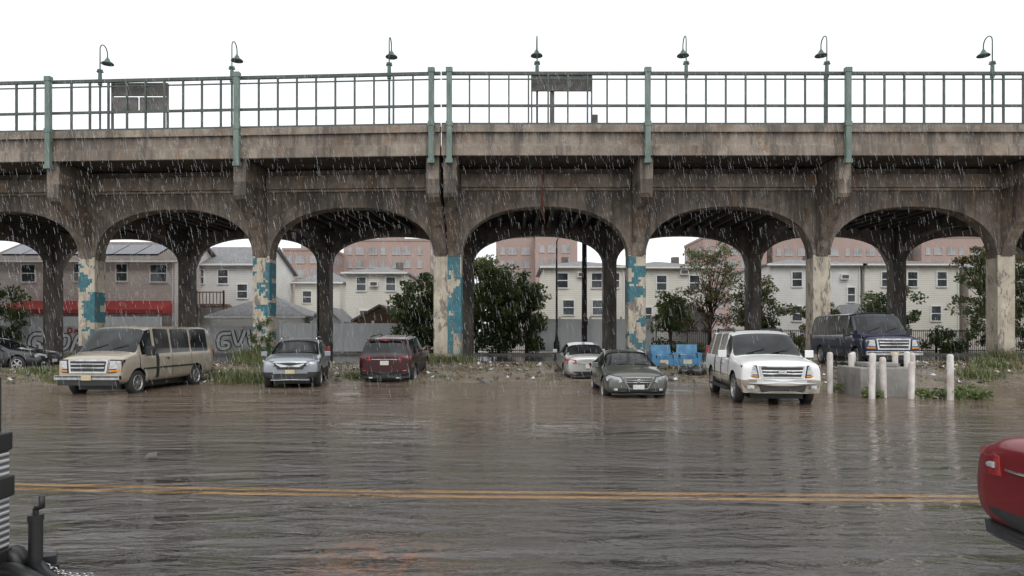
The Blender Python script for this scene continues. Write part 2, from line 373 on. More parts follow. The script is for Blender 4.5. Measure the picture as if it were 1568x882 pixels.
# ------------------------------------------------------------------ houses
M['wall_white']=surf('white_vinyl_siding',(.82,.79,.71),(.74,.71,.63),.6,.6,sc=(1,1,.4))
M['wall_white2']=surf('offwhite_siding',(.80,.79,.76),(.70,.69,.67),.6,.6)
M['wall_pink']=surf('beige_pink_siding',(.68,.61,.56),(.60,.54,.50),.5,.6)
M['roof_grey']=surf('grey_shingles',(.22,.22,.225),(.15,.15,.155),2.5,.8,.5,12)
M['roof_brown']=surf('brown_shingles',(.17,.14,.12),(.11,.092,.08),2.5,.8,.5,12)
M['trim']=surf('white_trim',(.80,.80,.78),(.72,.72,.70),2,.5)
M['winglass']=surf('house_window_glass',(.035,.04,.045),(.09,.10,.11),.7,.08)
M['brownwood']=surf('brown_wood',(.16,.09,.055),(.10,.06,.04),3,.7)
M['redawn']=surf('red_awning',(.46,.045,.04),(.36,.04,.035),2,.5)
M['solar']=surf('solar_panel',(.02,.025,.045),(.03,.035,.06),2,.15)
M['gutter']=surf('dark_gutter',(.09,.085,.08),(.07,.065,.06),2,.5)
def siding(mat):
    nt=mat.node_tree; bs=nt.nodes['Principled BSDF']; h=mth(nt,'FRACT',mth(nt,'MULTIPLY',zpos(nt),5.5))
    bump(nt,h,.6,.02,bs)
    old=bs.inputs['Base Color'].links[0].from_socket
    nt.links.new(mixc(nt,mth(nt,'MULTIPLY',mth(nt,'LESS_THAN',h,.16),.4),old,(.2,.2,.18)),bs.inputs['Base Color'])
for k in('wall_white','wall_white2','wall_pink'): siding(M[k])
def window(mb,xc,zc,w_,h_,y):
    mb.box(xc-w_/2,xc+w_/2,y-.03,y+.02,zc-h_/2,zc+h_/2,1)
    t=.09
    mb.box(xc-w_/2-t,xc-w_/2,y-.09,y+.02,zc-h_/2-t,zc+h_/2+t,0); mb.box(xc+w_/2,xc+w_/2+t,y-.09,y+.02,zc-h_/2-t,zc+h_/2+t,0)
    mb.box(xc-w_/2,xc+w_/2,y-.085,y+.02,zc+h_/2,zc+h_/2+t,0); mb.box(xc-w_/2,xc+w_/2,y-.11,y+.02,zc-h_/2-t,zc-h_/2,0)
    mb.box(xc-w_/2,xc+w_/2,y-.06,y-.031,zc-.035,zc+.035,0)
def house(name,x0,x1,y0,dp,ze,rh,wm,rm,wins,kind='hip',acs=()):
    e=empty(name); z0=.2
    a=MB(); a.box(x0,x1,y0,y0+dp,z0,ze)
    if kind=='gable_front':
        xm=(x0+x1)/2; a.prism([(x0,ze),(x1,ze),(xm,ze+rh-.05)],'y',y0+.001,y0+dp-.001)
    if kind=='gable_side':
        ym=y0+dp/2; a.prism([(y0,ze),(y0+dp,ze),(ym,ze+rh-.05)],'x',x0+.001,x1-.001)
    a.obj('walls',[wm],e)
    r_=MB(); o=.35; X0,X1,Y0,Y1=x0-o,x1+o,y0-o,y0+dp+o; zr=ze-.05
    if kind=='hip':
        q=min((X1-X0)/2-.2,(Y1-Y0)/2); ym=(Y0+Y1)/2
        top=[(X0+q,ym,ze+rh),(X1-q,ym,ze+rh)]
        vs=[(X0,Y0,zr),(X1,Y0,zr),(X1,Y1,zr),(X0,Y1,zr),(X0,Y0,zr+.12),(X1,Y0,zr+.12),(X1,Y1,zr+.12),(X0,Y1,zr+.12)]+top
        r_.add(vs,[(3,2,1,0),(0,1,5,4),(1,2,6,5),(2,3,7,6),(3,0,4,7),(4,5,9,8),(6,7,8,9),(5,6,9),(7,4,8)])
    elif kind=='gable_front':
        xm=(X0+X1)/2; sl=rh*(1+o/((x1-x0)/2))
        r_.prism([(X0,ze+rh-sl),(xm,ze+rh),(X1,ze+rh-sl),(X1,ze+rh-sl+.18),(xm,ze+rh+.2),(X0,ze+rh-sl+.18)],'y',Y0,Y1)
    else:
        ym=(Y0+Y1)/2; sl=rh*(1+o/(dp/2))
        r_.prism([(Y0,ze+rh-sl),(ym,ze+rh),(Y1,ze+rh-sl),(Y1,ze+rh-sl+.16),(ym,ze+rh+.18),(Y0,ze+rh-sl+.16)],'x',X0,X1)
    r_.obj('roof',[rm],e)
    gt=MB(); 
    if kind!='gable_front': gt.box(x0-.36,x1+.36,y0-.46,y0-.351,ze-.1,ze+.04)
    gt.cyl((x1-.12,y0-.08,ze-.1),(x1-.12,y0-.08,.3),.045,None,0,8); gt.obj('gutter',['trim'],e)
    wmb=MB()
    for w_ in wins: window(wmb,*w_,y0)
    if wmb.v: wmb.obj('windows',['trim','winglass'],e)
    if acs:
        am=MB()
        for x,z in acs: am.box(x-.35,x+.35,y0-.3,y0-.01,z-.22,z+.22,0); am.box(x-.28,x+.28,y0-.31,y0-.3,z-.15,z+.15,1)
        am.obj('air_conditioner',['trim','gutter'],e,bevel=.02)
    return e
Wd=lambda xs,z,w_=1.0,h_=1.25:[(x,z,w_,h_) for x in xs]
hA=house('beige_sided_house',-40,-25.7,52,9,7.2,1.9,'wall_pink','roof_brown',Wd([-36.8],6.3)+Wd([-32.9],6.35,.8)+Wd([-29.7],6.35,.8)+Wd([-26.9],6.3,1.2),'gable_side')
mb=MB(); mb.prism([(51.98,4.2),(50.4,3.5),(50.4,3.2),(51.98,3.2)],'x',-38,-25.8,0)
mb.obj('awning',['redawn'],hA)
mb=MB()
for i in range(7):
    x=-38.8+i*1.75; R=Matrix.Rotation(math.atan2(1.9,4.5),3,'X')
    mb.cbox((x,54.1,8.36),(1.65,2.6,.06),0,R)
mb.obj('solar_panels',['solar'],hA)
hB=house('white_sided_house',-26.6,-21.3,56.5,10,7.4,1.9,'wall_white2','roof_grey',Wd([-25.9,-23.9],6.4,.8,1.1)+Wd([-22.3],5.2,.8,1.1),'gable_side')
mb=MB(); mb.box(-25.6,-23.3,55.2,56.49,3.9,4.1); mb.box(-25.6,-23.3,55.2,55.25,5.0,5.1)
for i in range(9): mb.box(-25.6+i*.28,-25.54+i*.28,55.2,55.25,4.1,5.0)
for x in(-25.6,-23.4): mb.box(x,x+.12,55.2,55.32,.2,5.2)
mb.prism([(-23.3,4.0),(-23.1,4.0),(-20.9,.4),(-21.2,.4)],'y',55.3,56.2); mb.obj('balcony_stairs',['brownwood'],hB)
house('white_sided_house',-21,-16.6,66,9,6.6,1.4,'wall_white','roof_grey',Wd([-19.8,-17.9],5.2,.8,1.1),'hip')
house('white_sided_house',-14.1,-9.2,58,10,6.85,.95,'wall_white','roof_grey',Wd([-12.8,-10.3],5.9,.75,1.1)+Wd([-12.4,-10.6],3.0),'hip',acs=[(-11.7,5.9)])
house('white_sided_house',2.7,9.6,58,10,7.35,1.0,'wall_white','roof_grey',Wd([4.3,7.2],6.2,.85,1.2)+Wd([4.8,7.3],3.9,.9,1.2)+Wd([8.8],6.2,.6,1.2),'hip',acs=[(5.9,6.7)])
house('white_sided_house',9.95,16.7,58,10,7.3,1.0,'wall_white','roof_grey',Wd([12.7,15.5],6.0,.8,1.2)+Wd([11.4,13.9],3.3,.9,1.2),'hip',acs=[(14.6,6.9)])
house('white_sided_house',21.9,29.6,58,10,7.55,.95,'wall_white2','roof_grey',Wd([24.2,26.6],6.3,.8,1.2)+Wd([24.2,26.4],3.4,.8,1.2)+Wd([28.8],5.0,.6,1.2),'hip',acs=[(28.2,6.5)])
house('white_sided_house',29.95,38,58,10,7.55,.95,'wall_white','roof_brown',Wd([31.8,34.0,36.5],6.3,.8,1.2)+Wd([31.8,36],3.4,.8,1.2),'hip')
house('white_sided_house',38.8,47,58,10,7.3,1.2,'wall_pink','roof_grey',Wd([40.6,43,45.5],6.1,.8,1.2)+Wd([41,45],3.4,.8,1.2),'hip')
house('white_sided_house',-55,-42,54,10,7.2,1.6,'wall_white','roof_brown',Wd([-53,-50,-46,-44],6.2),'hip')
house('garage',-22.9,-16.0,52,6,3.0,1.7,'wall_white2','roof_grey',[],'hip')
house('garage',-15.6,-13.4,53,5,2.7,.9,'wall_white','roof_grey',[],'gable_front')
house('garage',-11.6,-8.1,51,6,2.75,.95,M['brownwood'],'roof_brown',[],'gable_front')
house('garage',11.9,14.7,51,6,2.9,.9,'wall_white2','roof_brown',[],'gable_front')
house('garage',26.3,29.2,52,6,2.9,1.0,'wall_white2','roof_grey',[],'gable_front')
mb=MB()
for x,y,z in((-10.2,62,7.6),(4.8,62,8.1),(14.8,62,8.1),(26.8,62,8.2),(35.5,62,8.2)): mb.box(x-.3,x+.3,y-.3,y+.3,z-.9,z+.5)
mb.obj('chimneys',['roof_brown'])
m,nt,nd,lk,bs=nm('hazy_red_brick')  # rain haze over the distant towers is put into this paler brick colour
c=mixc(nt,ramp(nt,noise(nt,.12,4,.6),.35,.65),(.37,.275,.245),(.32,.235,.21)); lk.new(c,bs.inputs['Base Color']); bs.inputs['Roughness'].default_value=.8; M['brick']=m
M['brickband']=surf('brick_band',(.48,.44,.41),(.43,.40,.37),1,.8)
M['twin']=surf('tower_window',(.20,.20,.21),(.38,.38,.40),.25,.3)
def tower(x0,x1,y0,dp,zt):
    e=empty('brick_apartment_building'); a=MB(); a.box(x0,x1,y0,y0+dp,0,zt); a.box(x0-.15,x1+.15,y0-.15,y0+dp+.15,zt,zt+.5)
    a.obj('walls',['brick'],e); wn=MB(); bd=MB()
    fl=int(zt/2.9)
    for k in range(fl):
        z=1.6+k*2.9
        x=x0+1.4; j=0
        while x<x1-1.2:
            ww=.9 if j%3 else .5
            wn.box(x-ww,x+ww,y0-.08,y0+.02,z-.1,z+1.35)
            bd.box(x-ww-.1,x+ww+.1,y0-.16,y0-.01,z-.25,z-.1); bd.box(x-.05,x+.05,y0-.11,y0-.081,z-.1,z+1.35)
            x+=2.9 if j%2 else 2.2; j+=1
        yy=y0+2
        while yy<y0+dp-1:
            for xw in(x0,x1): wn.box(xw-.05,xw+.05,yy-.7,yy+.7,z-.1,z+1.3)
            yy+=3
    wn.obj('windows',['twin'],e); bd.obj('sills',['brickband'],e)
    rf=MB(); rf.box((x0+x1)/2-2.5,(x0+x1)/2+2.5,y0+4,y0+9,zt+.5,zt+3.2); rf.obj('roof_bulkhead',['brick'],e)
tower(-47,-37,140,18,18.5); tower(-37,-18,150,18,21.8); tower(-3.5,5,150,16,22.6);tower(5,14,146,16,22.4)
tower(42,56,150,16,22.3); tower(58,88,152,18,23); tower(90,118,150,18,22.5); tower(-75,-55,170,15,20)

# ------------------------------------------------------------------ walls and fences
M['vinyl']=surf('white_vinyl_fence',(.80,.81,.82),(.72,.73,.74),1.5,.5,sc=(3,3,.4))
def vfence(x0,x1,y,z1):
    mb=MB(); n=max(1,round((x1-x0)/2.4)); 
    for i in range(n+1):
        x=x0+(x1-x0)*i/n; mb.box(x-.07,x+.07,y-.07,y+.07,.2,z1+.12); mb.box(x-.09,x+.09,y-.09,y+.09,z1+.12,z1+.17)
    mb.box(x0,x1,y-.04,y+.04,z1-.15,z1); mb.box(x0,x1,y-.04,y+.04,.45,.6)
    x=x0
    while x<x1: mb.box(x+.005,x+.145,y-.02,y+.02,.5,z1-.05); x+=.15
    mb.obj('white_vinyl_fence',['vinyl'])
vfence(-16.4,-7.7,48.4,2.45); vfence(1.2,9.9,48.4,2.75); 
m,nt,nd,lk,bs=nm('whitewashed_wall')
c=mixc(nt,ramp(nt,noise(nt,.8,5,.7),.4,.6),(.56,.56,.55),(.42,.42,.41)); c=mixc(nt,ramp(nt,noise(nt,2,5,.7,(1,1,.4)),.57,.65),c,(.27,.26,.25))
lk.new(c,bs.inputs['Base Color']); bs.inputs['Roughness'].default_value=.8; M['wwall']=m
M['spray']=surf('spray_paint_black',(.03,.03,.035),(.05,.05,.05),4,.6); M['sprayr']=surf('spray_paint_red',(.4,.04,.03),(.3,.04,.03),4,.6)
M['sprayw']=surf('spray_paint_white',(.7,.7,.7),(.6,.6,.62),4,.6)
e=empty('graffiti_wall'); mb=MB(); mb.box(-42,-17.6,47.95,48.2,.2,2.15); mb.box(-42,-17.6,47.9,48.25,2.15,2.25); mb.obj('wall',['wwall'],e)
gm=MB(); rr=random.Random(8)
def stroke(pts,wd,mi,yy):
    vs=[];n=len(pts)
    for i,(x,z) in enumerate(pts):
        a=pts[max(i-1,0)];b_=pts[min(i+1,n-1)];dx,dz=b_[0]-a[0],b_[1]-a[1];L=math.hypot(dx,dz)+1e-6
        vs.append((x-dz/L*wd,yy,z+dx/L*wd));vs.append((x+dz/L*wd,yy,z-dx/L*wd))
    gm.add(vs,[(2*i,2*i+1,2*i+3,2*i+2) for i in range(n-1)],mi)
LET=[[(0,0),(0,1),(.5,.9),(.5,.55),(0,.5),(.55,0)],[(.55,.95),(.05,.9),(.05,.5),(.5,.45),(.5,.05),(0,0)],[(0,1),(.28,0),(.55,1)],[(.55,.9),(.1,.95),(0,.5),(.1,.05),(.55,.1),(.55,.45),(.3,.45)],[(0,0),(.28,1),(.55,0),(.4,.4),(.15,.4)],[(.5,1),(0,.95),(.05,.5),(.4,.5),(.05,.5),(0,.05),(.5,0)],[(.1,.05),(.5,.2),(.5,.85),(.2,.98),(0,.6),(.1,.05)]]
def smooth(p):
    for _ in range(2):
        q=[p[0]]
        for a,b_ in zip(p,p[1:]): q+=[(a[0]*.75+b_[0]*.25,a[1]*.75+b_[1]*.25),(a[0]*.25+b_[0]*.75,a[1]*.25+b_[1]*.75)]
        p=q+[p[-1]]
    return p
x=-36.0; k=0
while x<-18.4:
    hgt=rr.uniform(1.15,1.5); L=[(x+a*1.5+rr.uniform(-.06,.06)+b_*.15,.5+b_*hgt+rr.uniform(-.08,.08)) for a,b_ in rr.choice(LET)]
    L=smooth(L); stroke(L,.19,0,47.946-.001*(k%3)); stroke(L,.10,2,47.938-.001*(k%3)); x+=1.02+(1.0 if rr.random()<.15 else 0); k+=1
x=-31.2; 
while x<-27.4:
    L=smooth([(x+a*.6,1.72+b_*.42) for a,b_ in rr.choice(LET)]); stroke(L,.05,1,47.90-.001-.001*(k%3)); x+=.46; k+=1
gm.obj('graffiti',['spray','sprayr','sprayw'],e,recalc=False)
mb=MB(); mb.box(-38,-25.5,49.6,49.7,.2,2.95)
for i in range(8): mb.box(-38+i*1.75,-37.9+i*1.75,49.55,49.6,.2,3.05)
mb.obj('white_vinyl_fence',['vinyl'])
def ifence(x0,x1,y,z1,name='black_iron_fence'):
    mb=MB(); mb.box(x0,x1,y-.02,y+.02,z1-.12,z1-.06); mb.box(x0,x1,y-.02,y+.02,.5,.56); x=x0
    while x<x1: mb.box(x-.012,x+.012,y-.012,y+.012,.3,z1); x+=.14
    x=x0
    while x<x1: mb.box(x-.04,x+.04,y-.04,y+.04,.3,z1+.1); x+=2.2
    mb.obj(name,['black'])
ifence(10.2,46,48.3,2.0); ifence(-7.6,1.1,48.3,1.9)

# ------------------------------------------------------------------ vegetation
def leafmat(name,c): 
    m,nt,nd,lk,bs=nm(name); cc=mixc(nt,ramp(nt,noise(nt,3,2,.6),.35,.65),c,tuple(v*.6 for v in c))
    lk.new(cc,bs.inputs['Base Color']); bs.inputs['Roughness'].default_value=.5; bs.inputs['Specular IOR Level'].default_value=.4
    tl=nd.new('ShaderNodeBsdfTranslucent'); lk.new(cc,tl.inputs['Color']); mx_=nd.new('ShaderNodeMixShader'); mx_.inputs[0].default_value=.3
    lk.new(bs.outputs[0],mx_.inputs[1]); lk.new(tl.outputs[0],mx_.inputs[2]); lk.new(mx_.outputs[0],nd['Material Output'].inputs['Surface'])
    return m
M['leafd']=leafmat('leaf_dark',(.08,.115,.042)); M['leafm']=leafmat('leaf_mid',(.14,.19,.068)); M['leafl']=leafmat('leaf_light',(.22,.27,.11)); M['leafy']=leafmat('leaf_yellow',(.27,.23,.10)); M['leafr']=leafmat('leaf_rusty',(.25,.16,.09))
M['bark']=surf('bark',(.09,.07,.055),(.05,.04,.033),6,.9,.5,20)
def leafmesh(name,cl,leafs,size,mats,parent=None):
    V=[];F=[];MI=[];b=0
    for (cx,cy,cz,rx,ry,rz_,mi) in cl:
        n=leafs; d=rng.normal(size=(n,3)); d/=np.linalg.norm(d,axis=1)[:,None]; rad=rng.random(n)**.45
        p=d*rad[:,None]*np.array([rx,ry,rz_])+np.array([cx,cy,cz])
        u=rng.normal(size=(n,3)); u/=np.linalg.norm(u,axis=1)[:,None]; w_=np.cross(u,rng.normal(size=(n,3))); w_/=np.linalg.norm(w_,axis=1)[:,None]
        s=size*(.6+.8*rng.random(n))[:,None]
        q=np.stack([p-u*s,p+w_*s*.5,p+u*s,p-w_*s*.5],1).reshape(-1,3)
        V.append(q); F.append(np.arange(b,b+4*n).reshape(-1,4)); b+=4*n; MI.append(np.where(rng.random(n)<.75,mi,rng.integers(0,len(mats),n)))
    V=np.concatenate(V);F=np.concatenate(F);MI=np.concatenate(MI)
    me=bpy.data.meshes.new(name); me.from_pydata(V.tolist(),[],F.tolist())
    for k in mats: me.materials.append(M[k])
    me.polygons.foreach_set('material_index',MI.astype(np.int32)); me.update()
    o=bpy.data.objects.new(name,me); S.collection.objects.link(o)
    if parent: o.parent=parent
    return o
def tree(name,x,y,h,cr,ch,seed,mats=('leafd','leafm','leafl'),clumps=46,leafs=110,size=.12,trunk=.14,base=.3,crs=.46):
    R=random.Random(seed); e=empty(name,(x,y,base)); t=MB(); cl=[]
    zc=h-ch/2
    t.tube([(0,0,-.2),(R.uniform(-.1,.1),0,h*.25),(R.uniform(-.2,.2),R.uniform(-.1,.1),h*.5),(R.uniform(-.3,.3),0,h*.85)],[trunk,trunk*.8,trunk*.6,trunk*.15],0,8)
    for k in range(clumps):
        a=R.uniform(0,2*math.pi);u=R.uniform(-1,1);rad=R.random()**.45
        wob=1+.22*math.sin(3*a+seed)
        px=cr*rad*wob*math.cos(a)*math.sqrt(1-u*u*.7);py=cr*.85*rad*math.sin(a)*math.sqrt(1-u*u*.7);pz=zc+ch/2*u*rad**.3
        s=R.uniform(.6,1.3)*crs
        mi=0 if (u<-.3 or rad<.45) else (2 if R.random()<.4+.3*u else 1)
        cl.append((px,py,pz,s*1.25,s*1.1,s*.8,min(mi,len(mats)-1)))
        if k%2==0: t.tube([(0,0,h*R.uniform(.15,.55)),(px*.5,py*.5,(pz+h*.4)/2),(px,py,pz)],[trunk*.35,trunk*.22,.012],0,5)
    t.obj('trunk_and_limbs',['bark'],e); leafmesh('crown',cl,leafs,size,mats,e)
    return e
tree('leafy_tree',-6.4,47,5.6,2.2,5.2,1,clumps=85)
tree('leafy_tree',-4.9,49.5,5.2,1.9,4.8,2,clumps=60)
tree('leafy_tree',-.9,47.0,6.1,2.0,5.8,3,('leafd','leafm','leafl'),clumps=95)
tree('leafy_tree',-2.6,50,7.2,2.1,6.4,4,('leafm','leafl','leafy'),clumps=75)
tree('leafy_tree',1.0,47.3,5.2,1.6,4.9,5,clumps=65)
tree('autumn_tree',14.6,50.5,8.0,2.7,6.6,6,('leafr','leafy','leafm'),clumps=90,leafs=60,size=.095,crs=.55)
tree('small_tree',11.0,47.2,4.1,1.4,2.6,7,('leafm','leafl','leafm'),clumps=34,leafs=90)
tree('leafy_tree',18.4,51,5.4,2.0,5.0,8,('leafd','leafm','leafy'),clumps=60,leafs=80)
tree('leafy_tree',27.4,50,4.9,2.2,4.0,9,('leafd','leafm','leafl'),clumps=55,leafs=90)
tree('leafy_tree',23.2,51,3.6,1.5,3.0,10,('leafd','leafm','leafy'),clumps=34,leafs=80)
tree('tall_tree',33.4,47.5,7.8,2.3,6.8,11,('leafl','leafm','leafy'),clumps=85,leafs=75)
tree('tall_tree',37,51,8.2,2.6,7.2,12,('leafm','leafl','leafy'),clumps=85,leafs=80)
tree('leafy_tree',-36.5,47,5.2,2.3,4.6,13,('leafd','leafm','leafm'),clumps=60)
tree('leafy_tree',42,49,6.5,2.6,5.6,14,clumps=60)
def hedge(name,x0,x1,y,z1,seed,mats=('leafd','leafm','leafl'),lf=100,dens=1.0):
    R=random.Random(seed); cl=[]
    n=int((x1-x0)*4*dens)
    for i in range(n):
        cl.append((R.uniform(x0,x1),y+R.uniform(-.5,.5),.3+R.random()*(z1-.3)*R.uniform(.7,1.1),R.uniform(.3,.6),.4,R.uniform(.25,.45),R.choice([0,0,1,1,2])))
    return leafmesh(name,cl,lf,.10,mats)
hedge('hedge',-7.6,1.2,47.3,2.3,1); hedge('hedge',15.5,31,47.4,1.8,2,('leafd','leafm','leafy')); hedge('hedge',29,44,47.2,2.5,3,('leafd','leafm','leafl')); hedge('hedge',9.9,15.5,47.5,1.2,4,lf=60)
R=random.Random(5); cl=[]
ivc=VL(-12.6,YC,0)
for k in range(30): 
    z=.3+2.2*R.random()**1.5; cl.append((ivc.x+R.uniform(-.5,.5),ivc.y-.5+R.uniform(-.1,.1),z,.2,.12,.22,R.choice([0,1,2])))
leafmesh('ivy_plant',cl,55,.06,('leafd','leafm','leafl'))
def blades(name,n,fx,hs,mats,wd=.012):
    V=[];F=[];MI=[]
    for i in range(n):
        x,y,k=fx(i); z=gz(x,y)
        if z<-.03: continue
        h=random.uniform(*hs)*k;a=random.uniform(0,6.28);l=random.uniform(.3,1.1)*h
        dx,dy=math.cos(a),math.sin(a); b=len(V)
        V+= [(x-dy*wd,y+dx*wd,z-.02),(x+dy*wd,y-dx*wd,z-.02),(x+dx*l*.4+dy*wd*.7,y+dy*l*.4-dx*wd*.7,z+h*.6),(x+dx*l*.4-dy*wd*.7,y+dy*l*.4+dx*wd*.7,z+h*.6),(x+dx*l,y+dy*l,z+h)]
        F+= [(b,b+1,b+2,b+3),(b+3,b+2,b+4)]; mi=random.choices(range(len(mats)),weights=[3,4,2,3][:len(mats)])[0]; MI+=[mi,mi]
    me=bpy.data.meshes.new(name); me.from_pydata(V,[],F)
    for k in mats: me.materials.append(M[k])
    me.polygons.foreach_set('material_index',MI); me.update(); o=bpy.data.objects.new(name,me); S.collection.objects.link(o); return o
M['strawg']=leafmat('dry_grass',(.28,.22,.13))
cent=[(random.uniform(-27,27),random.uniform(23,33)) for _ in range(230)]
def fg(i):
    c_=cent[i%len(cent)]; return c_[0]+random.gauss(0,.45),c_[1]+random.gauss(0,.22),1
blades('grass',16000,fg,(.03,.11),['leafd','leafm','strawg','strawg'])
wc=[(-16,24.6,.6),(-10.4,25.2,.8),(-9.6,24.4,.7),(-9.3,24.9,.7),(-8.7,24.6,.5),(-5.9,26.4,.4),(-2.7,33,.9),(-3.6,33,.9),(-10,29,.8),(-11.5,31,1.1),(-12.6,32.8,1.5),(6.1,33,.9),(16.6,24.4,.6),(18.5,26,.6),(23.6,32.8,1.2),(21,30,.6),(-20.7,33,1.2),(-18.8,27,.5),(-16.8,26,.6),(22,25,.5)]
def fw(i):
    c_=wc[i%len(wc)]; return c_[0]+random.gauss(0,.4),c_[1]+random.gauss(0,.3),c_[2]
blades('weeds',7500,fw,(.2,.6),['leafm','leafl','leafm','strawg'],.018)
cl=[]
for (x,y,s) in((9.9,20.6,.35),(10.3,19.4,.3),(10.2,19.2,.25),(11.8,19.0,.45),(12.3,18.9,.4),(12.0,18.7,.35),(13.0,19.6,.3),(13.0,18.9,.3),(11.4,19.0,.25),(12.7,18.6,.2)):
    for k in range(5): cl.append((x+random.uniform(-.25,.25),y+random.uniform(-.15,.15),.05+random.random()*s*.6,.2,.15,.12,random.choice([0,1,2])))
leafmesh('weed_clump',cl,50,.05,('leafm','leafl','leafl'))
mb=MB(); mb2=MB()
for i in range(6800):
    x=random.uniform(-26,26);y=random.uniform(22.5,33); z=gz(x,y)
    if z<.01: continue
    s=random.uniform(.02,.05);a=random.uniform(0,6.28);c_,s_=math.cos(a)*s,math.sin(a)*s
    t=mb if i%6 else mb2; k=1 if i%6 else random.uniform(1.5,3.2); c_*=k;s_*=k
    t.add([(x-c_,y-s_,z+.02),(x+s_,y-c_,z+.03),(x+c_,y+s_,z+.05+.02*k),(x-s_,y+c_,z+.03)],[(0,1,2,3)],random.randrange(2))
M['leafo']=surf('fallen_leaf_orange',(.3,.16,.07),(.22,.13,.06),5,.6); M['leafb']=surf('fallen_leaf_brown',(.15,.09,.05),(.1,.065,.04),5,.6)
M['litw']=surf('paper_litter',(.6,.6,.58),(.45,.45,.44),5,.6); M['litb']=surf('dark_litter',(.05,.07,.1),(.03,.03,.03),5,.5)
mb.obj('fallen_leaves',['leafo','leafb'],recalc=False); mb2.obj('litter',['litw','litb'],recalc=False)
mb=MB()
for i in range(60):
    x=random.uniform(-9,9);y=random.uniform(7,22);s=random.uniform(.012,.03); mb.add([(x-s*1.6,y,.006),(x,y-s,.008),(x+s*1.6,y,.012),(x,y+s,.008)],[(0,1,2,3)],0)
mb.add([(-5.36,9.95,.01),(-5.28,9.9,.09),(-5.18,9.96,.1),(-5.22,10.04,.02)],[(0,1,2,3)],1)
mb.obj('floating_debris',['leafo','litw'],recalc=False)

